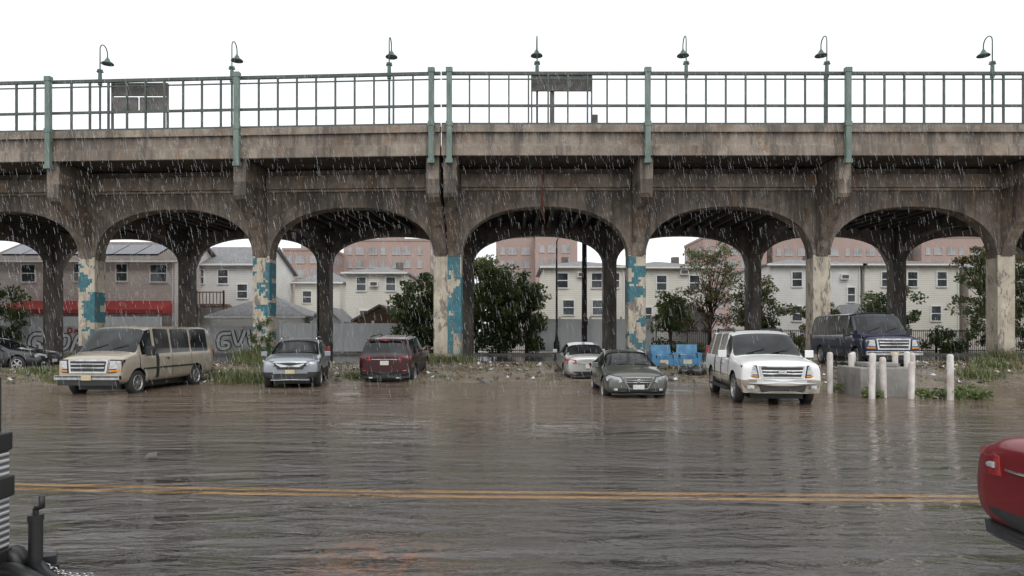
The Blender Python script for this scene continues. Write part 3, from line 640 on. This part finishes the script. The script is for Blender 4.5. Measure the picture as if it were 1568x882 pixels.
# ------------------------------------------------------------------ vehicles
def vehicle(name,sp,loc,head,pitch=0):
    e=empty(name,loc,(0,0,0)); e.rotation_euler=(0,math.radians(-pitch),math.radians(head))
    st=sorted(sp['st'],key=lambda s:s[0])
    def ev(x):
        for a,b_ in zip(st,st[1:]):
            if a[0]-1e-3<=x<=b_[0]+1e-3:
                t=(x-a[0])/(b_[0]-a[0]); return [a[i]+(b_[i]-a[i])*t for i in range(1,6)]
    xs=set(round(s[0],4) for s in st)
    for a,b_ in sp['side']: xs.add(round(a,4));xs.add(round(b_,4))
    for s_ in sp.get('seams',[]): xs.add(round(s_-.009,4));xs.add(round(s_+.009,4))
    xs=sorted(xs); rings=[];nst=len(xs)
    for x in xs:
        zb,zl,zt,w_,wr=ev(x)
        half=[(0,zb),(w_*.80,zb),(w_*.965,zb+.10),(w_,zb+(zl-zb)*.45),(w_*.985,zl-.10),(w_*.945,zl),(wr+.015,zt-.075),(wr*.86,zt-.012),(0,zt+.02)]
        rings.append([(x,y,z) for y,z in half]+[(x,-y,z) for y,z in half[-2:0:-1]])
    n=16; V=[p for r_ in rings for p in r_]; F=[];MI=[]
    for i in range(nst-1):
        xm=(xs[i]+xs[i+1])/2
        for j in range(n):
            jj=j if j<8 else 15-j
            k=0
            if jj==0: k=2
            elif jj in(1,2): k=3
            if jj==5 and any(a<xm<b_ for a,b_ in sp['side']): k=1
            if jj in(6,7):
                if sp['ws'][0]<xm<sp['ws'][1]: k=1
                if sp.get('rw') and sp['rw'][0]<xm<sp['rw'][1]: k=1
            if jj in(2,3,4) and any(abs(xm-s_)<.008 for s_ in sp.get('seams',[])): k=4
            F.append((i*n+j,i*n+(j+1)%n,(i+1)*n+(j+1)%n,(i+1)*n+j)); MI.append(k)
    for end in(0,nst-1):
        b_=end*n
        for j in range(8):
            a0=b_+j;a1=b_+j+1; m1=b_+(n-j-1)%n; m0=b_+(n-j)%n
            f=list(dict.fromkeys([a0,a1,m1,m0]))
            k=0
            if j<=1: k=2
            if end==0 and j in(5,6) and sp.get('capglass'): k=1
            F.append(tuple(f)); MI.append(k)
    me=bpy.data.meshes.new('body'); me.from_pydata(V,[],F)
    mats=[sp['paint'],M['glass'],M['plastic'],sp.get('lower',sp['paint']),M['plastic']]
    for k in mats: me.materials.append(k)
    me.polygons.foreach_set('material_index',MI); me.polygons.foreach_set('use_smooth',[True]*len(F))
    bm=bmesh.new(); bm.from_mesh(me); bm.verts.ensure_lookup_table(); bm.verts.index_update()
    cr=bm.edges.layers.float.get('crease_edge') or bm.edges.layers.float.new('crease_edge')
    x_r,x_f=sp['side'][-1][0],sp['ws'][1]
    def row(v): j=v.index%16; return j if j<=8 else 16-j
    for ed in bm.edges:
        a,b_=ed.verts; ra,rb=row(a),row(b_)
        ms=set(f.material_index for f in ed.link_faces); c_=0
        if len(ed.link_faces)==2 and ed.calc_face_angle(0)>1.1: c_=.35
        xm=(a.co.x+b_.co.x)/2
        if ra==rb==5 and x_r-.2<xm<x_f+.05: c_=1.0
        elif ra==rb==6 and x_r-.2<xm<x_f+.05: c_=.8
        if 1 in ms and len(ms)>1: c_=1.0
        if ra==rb==5 and c_==0: c_=.25
        ed[cr]=c_
    bmesh.ops.recalc_face_normals(bm,faces=bm.faces); bm.to_mesh(me); bm.free()
    o=bpy.data.objects.new('body_tmp',me); S.collection.objects.link(o)
    sb=o.modifiers.new('s','SUBSURF'); sb.levels=2; sb.render_levels=2
    xf,xr,R_=sp['wheels']; wmax=max(s[4] for s in st)
    c=MB()
    for x in(xf,xr):
        for s in(-1,1): c.cyl((x,s*(wmax-.36),R_+.02),(x,s*(wmax+.3),R_+.02),R_*1.17,None,2,28)
    co=c.obj('cut',mats)
    bm=bmesh.new(); bm.from_mesh(co.data); bmesh.ops.remove_doubles(bm,verts=bm.verts,dist=.0005); bmesh.ops.recalc_face_normals(bm,faces=bm.faces); bm.to_mesh(co.data); bm.free()
    bo=o.modifiers.new('b','BOOLEAN'); bo.object=co; bo.operation='DIFFERENCE'; bo.solver='EXACT'
    dg=bpy.context.evaluated_depsgraph_get(); me2=bpy.data.meshes.new_from_object(o.evaluated_get(dg)); me2.name='body'
    bpy.data.objects.remove(o); bpy.data.objects.remove(co)
    body=bpy.data.objects.new('body',me2); S.collection.objects.link(body); body.parent=e
    try: me2.set_sharp_from_angle(angle=math.radians(38))
    except Exception: pass
    for i,(x,s) in enumerate(((xf,1),(xf,-1),(xr,1),(xr,-1))):
        w=MB(); cy=s*(wmax-.13); ax=(0,s,0)
        w.lathe([(.60*R_,-.11),(.93*R_,-.11),(R_,-.07),(R_,.07),(.94*R_,.105),(.70*R_,.11),(.64*R_,.09)],(x,cy,R_),ax,0,28)
        w.lathe([(.66*R_,.10),(.62*R_,.105),(.60*R_,.03),(.3*R_,.02),(0,.03)],(x,cy,R_),ax,2,28)
        w.lathe([(.66*R_,.098),(.64*R_,.112),(.58*R_,.108),(.57*R_,.04)],(x,cy,R_),ax,1,28)
        w.lathe([(.17*R_,.02),(.16*R_,.09),(.0,.1)],(x,cy,R_),ax,1,14)
        ns=sp.get('spokes',6)
        for k in range(ns):
            a=2*math.pi*k/ns+.3; Rm=Matrix.Rotation(a,3,'Y'); 
            w.cbox(Vector((x,cy+s*.075,R_))+Rm@Vector((.36*R_,0,0)),(.48*R_,.035,.11*R_*(1 if ns>5 else 1.5)),1,Rm)
        w.obj('wheel_%d'%(i+1),['rubber','alloy','plastic'],e)
    a=MB(); a.box(min(xs)+.5,max(xs)-.5,-wmax+.35,wmax-.35,.18,.5,0)
    for xw in(xf,xr): a.cyl((xw,-wmax+.2,R_),(xw,wmax-.2,R_),.06,None,0,8)
    a.obj('chassis',['plastic'],e)
    names=['plastic','chrome','headlight','amber','taillight','plate','glass','plate_y','alloy']
    t=MB()
    pm=[sp['paint'],sp.get('lower',sp['paint'])]
    MIx=lambda mk: names.index(mk) if mk in names else len(names)+(0 if mk=='paint' else 1)
    for d in sp['det']:
        mk,x,y,z,sx_,sy,sz=d[:7]; rot=d[7] if len(d)>7 else 0
        for s in((1,-1) if y!=0 else(1,)):
            t.cbox((x,s*y,z),(sx_,sy,sz),MIx(mk),Matrix.Rotation(math.radians(rot*s),3,'Z'))
    t.obj('trim_and_lights',names+pm,e,bevel=.016)
    q=MB()
    for mk,X,dep,k,pts,mir in sp.get('poly',[]):
        sg=1 if X>0 else -1
        for s in((1,-1) if mir else(1,)):
            dens=[]
            for (y0,z0),(y1,z1) in zip(pts,pts[1:]+pts[:1]):
                nn=max(1,int(abs(y1-y0)/.12))
                for i in range(nn): dens.append((y0+(y1-y0)*i/nn,z0+(z1-z0)*i/nn))
            fx_=lambda y,z: X-sg*k*abs(y/.9)**4-sg*.10*max(0,z-.75)
            fr_=[(fx_(y,z),s*y,z) for y,z in dens]; bk=[(p[0]-sg*dep,p[1],p[2]) for p in fr_]; n_=len(fr_)
            cx_=sum(p[1] for p in fr_)/n_; cz_=sum(p[2] for p in fr_)/n_
            cen=(fx_(cx_,cz_)+sg*.004,cx_,cz_)
            q.add(fr_+bk+[cen],[(i,(i+1)%n_,2*n_) for i in range(n_)]+[(i,n_+i,n_+(i+1)%n_,(i+1)%n_) for i in range(n_)],MIx(mk))
    if q.v: q.obj('nose_and_tail_panels',names+pm,e,bevel=.006)
    if sp.get('rails'):
        xa,xb,y,z=sp['rails']; q=MB()
        for s in(-1,1):
            q.tube([(xa,s*y,z-.05),(xa+.12,s*y,z+.03),(xb-.12,s*y,z+.03),(xb,s*y,z-.05)],.022,0,8)
        q.obj('roof_rails',[M['chrome'] if sp.get('railc') else M['plastic']],e)
    wi=MB(); x0,x1=sp['ws']; zc=ev(x1)[2]
    for yy in(.1,-.55): wi.tube([(x1-.02,yy,zc+.03),(x1-.14,yy+.5,zc+.03+.14*(ev(x0)[2]-zc)/(x1-x0)+.02)],.012,0,5)
    wi.obj('wipers',['plastic'],e)
    return e
def sym(*half):
    h=list(half); return h+[(-y,z) for y,z in reversed(h)]
def mirrors(x,y,z,s=1.): return [('paint',x,y+.13*s,z,.10*s,.2*s,.16*s),('plastic',x+.01,y+.02,z-.05,.05,.12,.05)]
def van(pc,low=None):
    return dict(paint=pc,lower=low or pc,spokes=8,ws=(1.38,1.98),side=[(1.12,1.72),(.12,.98),(-1.1,.02),(-2.35,-1.2)],seams=[1.85,.98,.05,-1.15],wheels=(1.95,-1.5,.37),capglass=True,
     st=[(2.80,.46,.98,1.06,.90,.74),(2.72,.36,1.08,1.17,.97,.82),(2.5,.32,1.13,1.24,.99,.86),(1.98,.32,1.19,1.32,1.0,.88),(1.38,.32,1.22,2.02,1.0,.80),(1.1,.32,1.22,2.08,1.0,.81),(-2.5,.32,1.22,2.08,1.0,.81),(-2.68,.34,1.22,2.03,.99,.80),(-2.74,.42,1.2,1.97,.96,.78)],
     det=[('plastic',2.895,0,.60,.02,1.9,.04),('plate_y',2.905,0,.57,.012,.3,.15),('chrome',2.83,0,.57,.12,1.96,.13),('plastic',2.80,0,.42,.12,1.8,.16),
          ('plastic',1.55,1.13,1.32,.12,.22,.30),('plastic',1.55,1.02,1.25,.05,.14,.06),('plastic',.2,.999,.78,3.0,.03,.05),('plastic',.35,1.0,1.06,.14,.03,.05),('taillight',-2.72,.9,1.05,.08,.12,.4),('chrome',-2.8,0,.52,.14,1.9,.16)],
     poly=[('chrome',2.845,.1,.05,sym((.56,.70),(.60,1.10)),False),('plastic',2.857,.1,.05,sym((.50,.75),(.54,1.05)),False),('chrome',2.87,.05,.05,sym((.51,.95),(.515,.985)),False),('chrome',2.87,.05,.05,sym((.51,.84),(.51,.875)),False),('plastic',2.878,.05,.05,sym((.12,.87),(.12,.96)),False),
           ('plastic',2.845,.14,.10,[(.60,.70),(.95,.72),(.96,1.09),(.64,1.10)],True),('headlight',2.857,.14,.10,[(.63,.82),(.92,.83),(.93,1.05),(.66,1.06)],True),('amber',2.857,.14,.10,[(.62,.73),(.91,.745),(.915,.80),(.63,.79)],True)])
def suv_big(pc,low):
    return dict(paint=pc,lower=low,spokes=6,ws=(.62,1.28),side=[(.33,1.0),(-.62,.22),(-1.62,-.72),(-2.3,-1.74)],seams=[1.02,.12,-.80],wheels=(1.62,-1.45,.40),capglass=True,rails=(-2.1,.3,.66,1.93),railc=False,
     st=[(2.62,.46,.94,1.04,.90,.76),(2.54,.36,1.04,1.13,.97,.82),(2.3,.33,1.10,1.20,.99,.87),(1.28,.33,1.17,1.28,1.0,.88),(.62,.33,1.20,1.84,1.0,.76),(.2,.33,1.20,1.92,1.0,.77),(-2.2,.33,1.2,1.90,1.0,.76),(-2.5,.35,1.2,1.84,.98,.73),(-2.6,.42,1.16,1.74,.95,.70)],
     det=[('plastic',.98,1.13,1.28,.14,.22,.2),('paint',1.03,1.14,1.29,.08,.22,.2),('plastic',.98,1.0,1.22,.06,.12,.06),('lower',0,.995,.62,2.2,.04,.12),('plastic',0,1.02,.36,2.3,.16,.06),
          ('chrome',.3,.995,1.03,.15,.03,.04),('chrome',-.6,.995,1.03,.15,.03,.04),('taillight',-2.57,.88,1.2,.1,.12,.5),('plate',2.70,0,.57,.015,.3,.14)],
     poly=[('chrome',2.655,.10,.06,sym((.50,.74),(.56,1.04)),False),('plastic',2.668,.10,.06,sym((.45,.77),(.51,1.01)),False),('chrome',2.682,.05,.06,sym((.48,.83),(.485,.86)),False),('chrome',2.682,.05,.06,sym((.49,.905),(.495,.935)),False),('chrome',2.69,.05,.06,sym((.10,.86),(.10,.93)),False),
           ('plastic',2.66,.14,.14,[(.55,.74),(.93,.76),(.95,1.04),(.60,1.05)],True),('headlight',2.672,.14,.14,[(.59,.82),(.89,.83),(.91,1.01),(.63,1.02)],True),('amber',2.668,.14,.14,[(.58,.76),(.88,.775),(.885,.81),(.585,.80)],True),
           ('paint',2.72,.16,.16,sym((.95,.60),(.96,.71)),False),('lower',2.72,.16,.16,sym((.92,.36),(.95,.59)),False),('plastic',2.735,.1,.12,sym((.52,.42),(.56,.55)),False),('headlight',2.74,.1,.16,[(.68,.46),(.84,.46),(.84,.55),(.68,.55)],True)])
def crossover(pc):
    return dict(paint=pc,lower=M['plastic'],spokes=5,ws=(.35,1.22),side=[(.1,.85),(-.75,-.0),(-1.62,-.86)],seams=[.95,-.0,-.95],wheels=(1.42,-1.22,.36),rw=(-2.2,-2.0),rails=(-1.6,.1,.60,1.68),railc=True,
     st=[(2.29,.40,.80,.90,.80,.60),(2.21,.30,.92,1.02,.89,.72),(1.95,.27,.99,1.11,.915,.78),(1.22,.27,1.05,1.18,.925,.80),(.35,.27,1.09,1.60,.925,.66),(-.1,.27,1.10,1.68,.925,.66),(-1.5,.27,1.13,1.63,.925,.64),(-2.0,.3,1.14,1.57,.91,.63),(-2.2,.36,1.08,1.16,.89,.72),(-2.28,.42,.98,1.06,.84,.68)],
     det=[('plate_y',2.34,0,.60,.015,.3,.13),('taillight',-2.14,.83,1.12,.16,.10,.42,-10),('plastic',-2.27,0,.48,.14,1.6,.26)]+mirrors(.82,.93,1.15),
     poly=[('plastic',2.325,.1,.14,sym((.40,.68),(.50,.90)),False),('chrome',2.335,.1,.14,sym((.53,.885),(.55,.915)),False),('chrome',2.34,.08,.14,[(-.30,.755),(.30,.755),(.46,.85),(.44,.875),(.26,.79),(-.26,.79),(-.44,.875),(-.46,.85)],False),
           ('headlight',2.325,.15,.26,[(.49,.81),(.80,.84),(.91,.93),(.90,.99),(.55,.92)],True),('plastic',2.318,.14,.26,[(.45,.77),(.82,.81),(.93,.92),(.92,1.0),(.51,.935)],True),
           ('plastic',2.325,.1,.16,sym((.60,.36),(.52,.54)),False),('plastic',2.318,.12,.24,[(.66,.42),(.86,.46),(.86,.60),(.72,.56)],True),('headlight',2.33,.1,.24,[(.72,.49),(.82,.50),(.82,.55),(.74,.54)],True),('alloy',2.335,.1,.16,sym((.62,.32),(.60,.355)),False)])
def jeep(pc):
    d=crossover(pc)
    d.update(rails=(-1.8,.1,.66,1.80),railc=False,ws=(.3,1.0),side=[(.1,.75),(-.8,-.0),(-1.9,-.92)],wheels=(1.4,-1.42,.37),rw=(-2.40,-2.28),
     st=[(2.35,.40,.86,.96,.80,.62),(2.28,.32,.94,1.03,.9,.7),(1.9,.28,1.0,1.1,.955,.8),(1.0,.28,1.07,1.18,.965,.82),(.3,.28,1.12,1.70,.965,.72),(-.1,.28,1.13,1.79,.965,.74),(-1.9,.28,1.15,1.78,.965,.74),(-2.2,.32,1.16,1.74,.96,.74),(-2.28,.35,1.15,1.67,.955,.75),(-2.40,.38,1.13,1.20,.95,.84),(-2.46,.44,1.06,1.14,.93,.80)],
     det=[('plate',-2.495,0,.90,.02,.32,.16),('chrome',-2.5,.5,.36,.10,.14,.06),('paint',-2.32,0,1.75,.20,1.3,.035),('taillight',-2.42,0,1.72,.02,.3,.025),('headlight',2.28,.7,.85,.12,.3,.14,20),('plastic',2.34,0,.85,.05,.9,.16)]+mirrors(.7,.96,1.20),
     poly=[('taillight',-2.51,.18,.10,[(.50,1.01),(.92,.97),(.96,1.13),(.56,1.15)],True),('plastic',-2.51,.14,.12,sym((.90,.34),(.93,.58)),False),('chrome',-2.50,.08,.10,sym((.48,1.02),(.48,1.04)),False),('taillight',-2.53,.08,.12,[(.66,.60),(.84,.60),(.84,.64),(.66,.64)],True)])
    return d
def sedan(pc,tz=.84):
    return dict(paint=pc,spokes=5,ws=(.22,1.06),side=[(.0,.78),(-.85,-.10),(-1.45,-.93)],seams=[.92,-.1,-1.0],wheels=(1.42,-1.33,.33),rw=(-1.78,-1.02),
     st=[(2.38,.34,.60,.70,.72,.54),(2.30,.24,.68,.80,.83,.66),(2.0,.21,.77,.90,.89,.74),(1.06,.21,.90,1.01,.91,.78),(.22,.21,.94,1.38,.91,.63),(-.25,.21,.95,1.45,.91,.62),(-1.02,.21,.97,1.39,.91,.61),(-1.78,.21,.98,1.08,.90,.70),(-2.2,.24,.96,1.05,.87,.70),(-2.33,.28,.91,1.02,.84,.68),(-2.40,.36,.84,.93,.80,.62)],
     det=[('plate',2.425,0,.46,.02,.32,.13),('plate',-2.44,0,.66,.02,.32,.16)]+mirrors(.76,.90,1.0,.9),
     poly=[('chrome',2.405,.08,.14,sym((.26,.40),(.38,.60),(.40,.72)),False),('plastic',2.412,.08,.14,sym((.24,.42),(.345,.60),(.365,.70)),False),('chrome',2.42,.05,.14,sym((.35,.645),(.355,.66)),False),('chrome',2.42,.05,.14,sym((.34,.585),(.345,.60)),False),('chrome',2.43,.05,.14,sym((.05,.58),(.05,.68)),False),
           ('headlight',2.405,.18,.30,[(.44,.60),(.70,.56),(.86,.62),(.88,.72),(.80,.78),(.50,.73)],True),('plastic',2.398,.16,.30,[(.42,.585),(.71,.545),(.88,.61),(.90,.73),(.81,.795),(.48,.745)],True),
           ('plastic',2.405,.1,.2,[(.34,.32),(.74,.34),(.76,.44),(.40,.42)],True),('headlight',2.415,.08,.2,[(.58,.36),(.68,.36),(.68,.42),(.58,.42)],True),('plastic',2.40,.1,.18,sym((.72,.24),(.74,.29)),False),
           ('taillight',-2.43,.30,.13,[(.48,tz-.08),(.86,tz-.10),(.905,tz+.04),(.86,tz+.09),(.52,tz+.07)],True),('headlight',-2.437,.05,.13,[(.56,tz-.03),(.72,tz-.035),(.72,tz+.01),(.57,tz+.015)],True),('plastic',-2.44,.1,.18,sym((.70,.24),(.76,.33)),False),('chrome',-2.44,.05,.14,sym((.42,.775),(.42,.79)),False)])
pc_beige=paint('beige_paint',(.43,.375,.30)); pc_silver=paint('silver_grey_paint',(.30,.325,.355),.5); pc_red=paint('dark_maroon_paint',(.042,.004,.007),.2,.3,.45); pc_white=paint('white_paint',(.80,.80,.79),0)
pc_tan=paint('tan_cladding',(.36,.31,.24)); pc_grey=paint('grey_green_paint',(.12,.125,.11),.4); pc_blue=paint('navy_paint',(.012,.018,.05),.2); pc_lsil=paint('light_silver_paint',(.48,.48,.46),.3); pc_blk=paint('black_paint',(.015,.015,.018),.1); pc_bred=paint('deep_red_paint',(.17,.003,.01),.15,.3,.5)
def place(name,sp,fx,fy,L2,head,z,pitch=0):
    a=math.radians(head); vehicle(name,sp,(fx-math.cos(a)*L2,fy-math.sin(a)*L2,z),head,pitch)
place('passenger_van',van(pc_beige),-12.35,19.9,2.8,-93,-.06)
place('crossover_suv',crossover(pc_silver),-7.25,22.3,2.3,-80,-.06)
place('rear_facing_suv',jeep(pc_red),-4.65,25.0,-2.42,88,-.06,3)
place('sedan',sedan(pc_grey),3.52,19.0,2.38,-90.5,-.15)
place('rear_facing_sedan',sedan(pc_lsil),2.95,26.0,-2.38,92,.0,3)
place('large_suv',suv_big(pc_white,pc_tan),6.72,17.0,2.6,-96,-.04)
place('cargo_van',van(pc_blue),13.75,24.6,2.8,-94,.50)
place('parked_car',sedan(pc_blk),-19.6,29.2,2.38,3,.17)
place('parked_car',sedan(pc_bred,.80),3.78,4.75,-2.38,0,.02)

# ------------------------------------------------------------------ bollards, block
M['bwhite']=surf('bollard_white_paint',(.66,.63,.60),(.42,.37,.34),5,.6,sc=(1,1,.5))
for x,y,h in((9.55,20.5,1.22),(10.15,20.4,1.2),(10.7,21.4,1.2),(9.88,18.75,1.25),(10.45,19.2,1.12),(12.1,20.6,1.2),(11.75,20.3,1.25),(11.95,21.3,1.18),(11.05,18.9,1.0),(11.95,18.6,1.22)):
    mb=MB(); mb.lathe([(.085,-.3),(.085,h-.04),(.075,h-.01),(.05,h+.015),(0,h+.02)],(0,0,0),(0,0,1),0,16); o=mb.obj('bollard',['bwhite']); o.location=(x,y,0); o.rotation_euler=(random.uniform(-.02,.02),random.uniform(-.025,.025),0)
mb=MB(); mb.box(9.95,11.55,19.5,20.9,-.3,.82); mb.box(10.3,11.2,19.8,20.6,.82,.95); mb.obj('concrete_block',['kerb'],bevel=.03)
M['blue']=surf('blue_vinyl',(.06,.20,.34),(.035,.12,.22),4,.45); M['foam']=surf('foam',(.5,.45,.35),(.4,.34,.26),5,.8)
for x,r_ in((6.3,4),(7.35,-8)):
    e=empty('abandoned_armchair',(x,28.6,gz(x,28.6)+.02),(0,0,math.radians(r_))); mb=MB()
    mb.box(-.42,.42,-.35,.35,.10,.40,0); mb.cbox((0,-.05,.45),(.66,.6,.14),0); mb.cbox((0,.34,.62),(.84,.2,.62),0,Matrix.Rotation(math.radians(-12),3,'X'))
    for s in(-1,1): mb.box(s*.46-.08,s*.46+.08,-.38,.36,.08,.60,0)
    mb.box(-.2,.15,-.36,-.352,.15,.33,1); mb.box(-.3,-.1,-.3,.0,.521,.53,1)
    for sx_ in(-.38,.38):
        for sy in(-.3,.3): mb.cyl((sx_,sy,-.05),(sx_,sy,.1),.03,None,1,8)
    mb.obj('cushions',['blue','foam'],e,bevel=.05)
M['bag']=surf('black_bin_bag',(.015,.015,.017),(.03,.03,.03),6,.3,.8,9)
for x,y,s in((7.2,26.6,.28),(7.75,26.8,.22),(6.8,26.9,.2)):
    me=bpy.data.meshes.new('garbage_bag')
    bm=bmesh.new(); bmesh.ops.create_icosphere(bm,subdivisions=3,radius=s)
    for v in bm.verts:
        k=1+.18*math.sin(9*v.co.x/s*.5+3*v.co.z/s)*math.cos(5*v.co.y/s); v.co=Vector((v.co.x*k*1.2,v.co.y*k,max(v.co.z,-s*.5)*k*.8))
    bm.to_mesh(me); bm.free(); me.materials.append(M['bag']); me.polygons.foreach_set('use_smooth',[True]*len(me.polygons)); o=bpy.data.objects.new('garbage_bag',me); o.location=(x,y,gz(x,y)+s*.4); S.collection.objects.link(o)
mb=MB(); mb.lathe([(.28,0),(.28,.12),(.2,.3),(.2,.75),(.13,.9),(.10,1.1),(.075,1.3),(.06,7.2)],(0,0,.25),(0,0,1),0,14)
mb.tube([(0,0,7.3),(0,-.1,7.9),(.1,-.8,8.15),(.1,-1.5,8.1)],.045,0); mb.lathe([(0,.1),(.15,.06),(.22,-.05),(.1,-.1),(0,-.1)],(.1,-1.6,8.05),(0,0,1),0,12); o=mb.obj('street_lamp',['black']); o.location=(3.05,46.6,.1)
M['polew']=surf('utility_pole_wood',(.045,.035,.03),(.025,.02,.018),3,.8,.4,15,sc=(3,3,.3))
mb=MB(); mb.cyl((0,0,0),(0,0,8.6),.2,.16,0,12); mb.box(-.2,.2,-.3,-.18,2.1,2.6); o=mb.obj('utility_pole',['polew']); o.location=(4.95,46.7,.2)
mb=MB(); mb.cyl((0,0,0),(0,0,8.4),.09,.08,0,10); o=mb.obj('utility_pole',['polew']); o.location=(6.35,45.0,.2)
mb=MB(); mb.tube([(-12.0,42.3,.2),(-12.0,42.3,7.2),(-13.0,41.8,7.7)],.05,0); mb.obj('drain_pipe',['black'],via)

# ------------------------------------------------------------------ trailer at the left
m,nt,nd,lk,bs=nm('aluminium_ribbed')
g_=nt.nodes.new('ShaderNodeTexCoord'); s_=nt.nodes.new('ShaderNodeSeparateXYZ'); lk.new(g_.outputs['Object'],s_.inputs[0])
h=mth(nt,'SINE',mth(nt,'MULTIPLY',s_.outputs[2],150)); lk.new(mixc(nt,ramp(nt,h,-.3,.5),(.16,.16,.17),(.62,.62,.63)),bs.inputs['Base Color']); bs.inputs['Metallic'].default_value=.5; bs.inputs['Roughness'].default_value=.35; bump(nt,h,.5,.01,bs); M['tread']=m
e=empty('utility_trailer',(-3.27,4.45,0))
mb=MB(); mb.box(-3.2,0,-1.9,.0,.45,1.08,1); mb.box(-3.2,.012,-1.9,.012,1.08,1.2,0); mb.box(-3.2,-.03,-1.88,-.03,1.2,1.56,0); mb.box(-3.2,.01,-1.9,.01,.34,.45,0)
mb.box(-.05,.02,-.12,.02,.78,.92,0)
mb.obj('box',['black','tread'],e,bevel=.012)
mb=MB(); jx=.165; mb.cyl((jx,.0,.20),(jx,.0,.64),.042,None,0,16); mb.cyl((jx,0,.62),(jx,0,.66),.048,None,0,16); mb.cyl((jx,0,.66),(jx,0,.70),.018,None,0,8); mb.tube([(jx,0,.70),(jx+.04,0,.71),(jx+.04,0,.78)],.02,0,8)
mb.tube([(-.2,.1,.35),(.12,.05,.34),(.3,-.1,.29),(.65,-.3,.24)],.045,0,8); mb.tube([(-.3,.0,.31),(.1,-.1,.33),(.4,-.2,.25)],.05,0,8)
mb.cbox((jx,0,.27),(.2,.16,.08),0); mb.cbox((.1,.08,.33),(.25,.1,.06),0,Matrix.Rotation(.5,3,'Z'))
mb.lathe([(.06,-.05),(.12,-.05),(.12,.05),(.06,.05)],(-.02,.03,.32),(0.3,1,0),0,16)
mb.obj('jack_and_tongue',['black'],e)
ch=MB()
for i in range(14):
    t=i/13; c_=Vector((.2+.34*t,.02-.06*t,.33-.05*t-.03*math.sin(math.pi*t))); a=i*1.57
    pts=[]
    for k in range(11):
        th=2*math.pi*k/10; q=Vector((.024*math.cos(th),.013*math.sin(th)*math.cos(a),.013*math.sin(th)*math.sin(a))); pts.append(tuple(c_+q))
    ch.tube(pts,.0045,0,5)
ch.obj('safety_chain',['chrome'],e)

# ------------------------------------------------------------------ rain
V=[];F=[]
R=random.Random(11)
for i in range(10000):
    y=R.uniform(16,30); x=R.uniform(-1,1)*y*.85; z=R.uniform(.2,1.85+y*.4); L=R.uniform(.06,.24); w_=.0013
    b=len(V); dx=-.2*L
    for zz,xx in((z,x),(z+L,x+dx)):
        for k in range(3): V.append((xx+w_*math.cos(k*2.1),y+w_*math.sin(k*2.1),zz))
    F+=[(b+k,b+(k+1)%3,b+3+(k+1)%3,b+3+k) for k in range(3)]
me=bpy.data.meshes.new('rain'); me.from_pydata(V,[],F); m,nt,nd,lk,bs=nm('rain_drop')
bs.inputs['Base Color'].default_value=(.7,.72,.75,1); bs.inputs['Roughness'].default_value=.3
me.materials.append(m); o=bpy.data.objects.new('rain',me); S.collection.objects.link(o)

# ------------------------------------------------------------------ sky and light
W=bpy.data.worlds.new('World'); S.world=W; W.use_nodes=True; nt=W.node_tree
bg=nt.nodes['Background']; sky=nt.nodes.new('ShaderNodeTexSky'); sky.sky_type='NISHITA'; sky.sun_disc=False
sky.sun_elevation=math.radians(50); sky.sun_rotation=math.radians(200); sky.dust_density=6; sky.air_density=1
hs=nt.nodes.new('ShaderNodeHueSaturation'); hs.inputs['Saturation'].default_value=.08; nt.links.new(sky.outputs[0],hs.inputs['Color'])
mx=mixc(nt,.80,hs.outputs[0],(11.6,11.9,12.2)); nt.links.new(mx,bg.inputs['Color']); bg.inputs['Strength'].default_value=.115
sl=bpy.data.lights.new('sun','SUN'); sl.energy=.9; sl.angle=math.radians(30); sl.color=(1,.985,.96); so=bpy.data.objects.new('sun',sl); S.collection.objects.link(so)
so.rotation_euler=(math.radians(40),0,math.radians(20))
# ------------------------------------------------------------------ camera
cam=bpy.data.cameras.new('camera'); cam.lens=24; cam.sensor_width=36; cam.shift_y=.0427; cam.clip_end=3000; cam.clip_start=.05
co=bpy.data.objects.new('camera',cam); co.location=(0,0,1.85); co.rotation_euler=(math.radians(90),0,0); S.collection.objects.link(co); S.camera=co
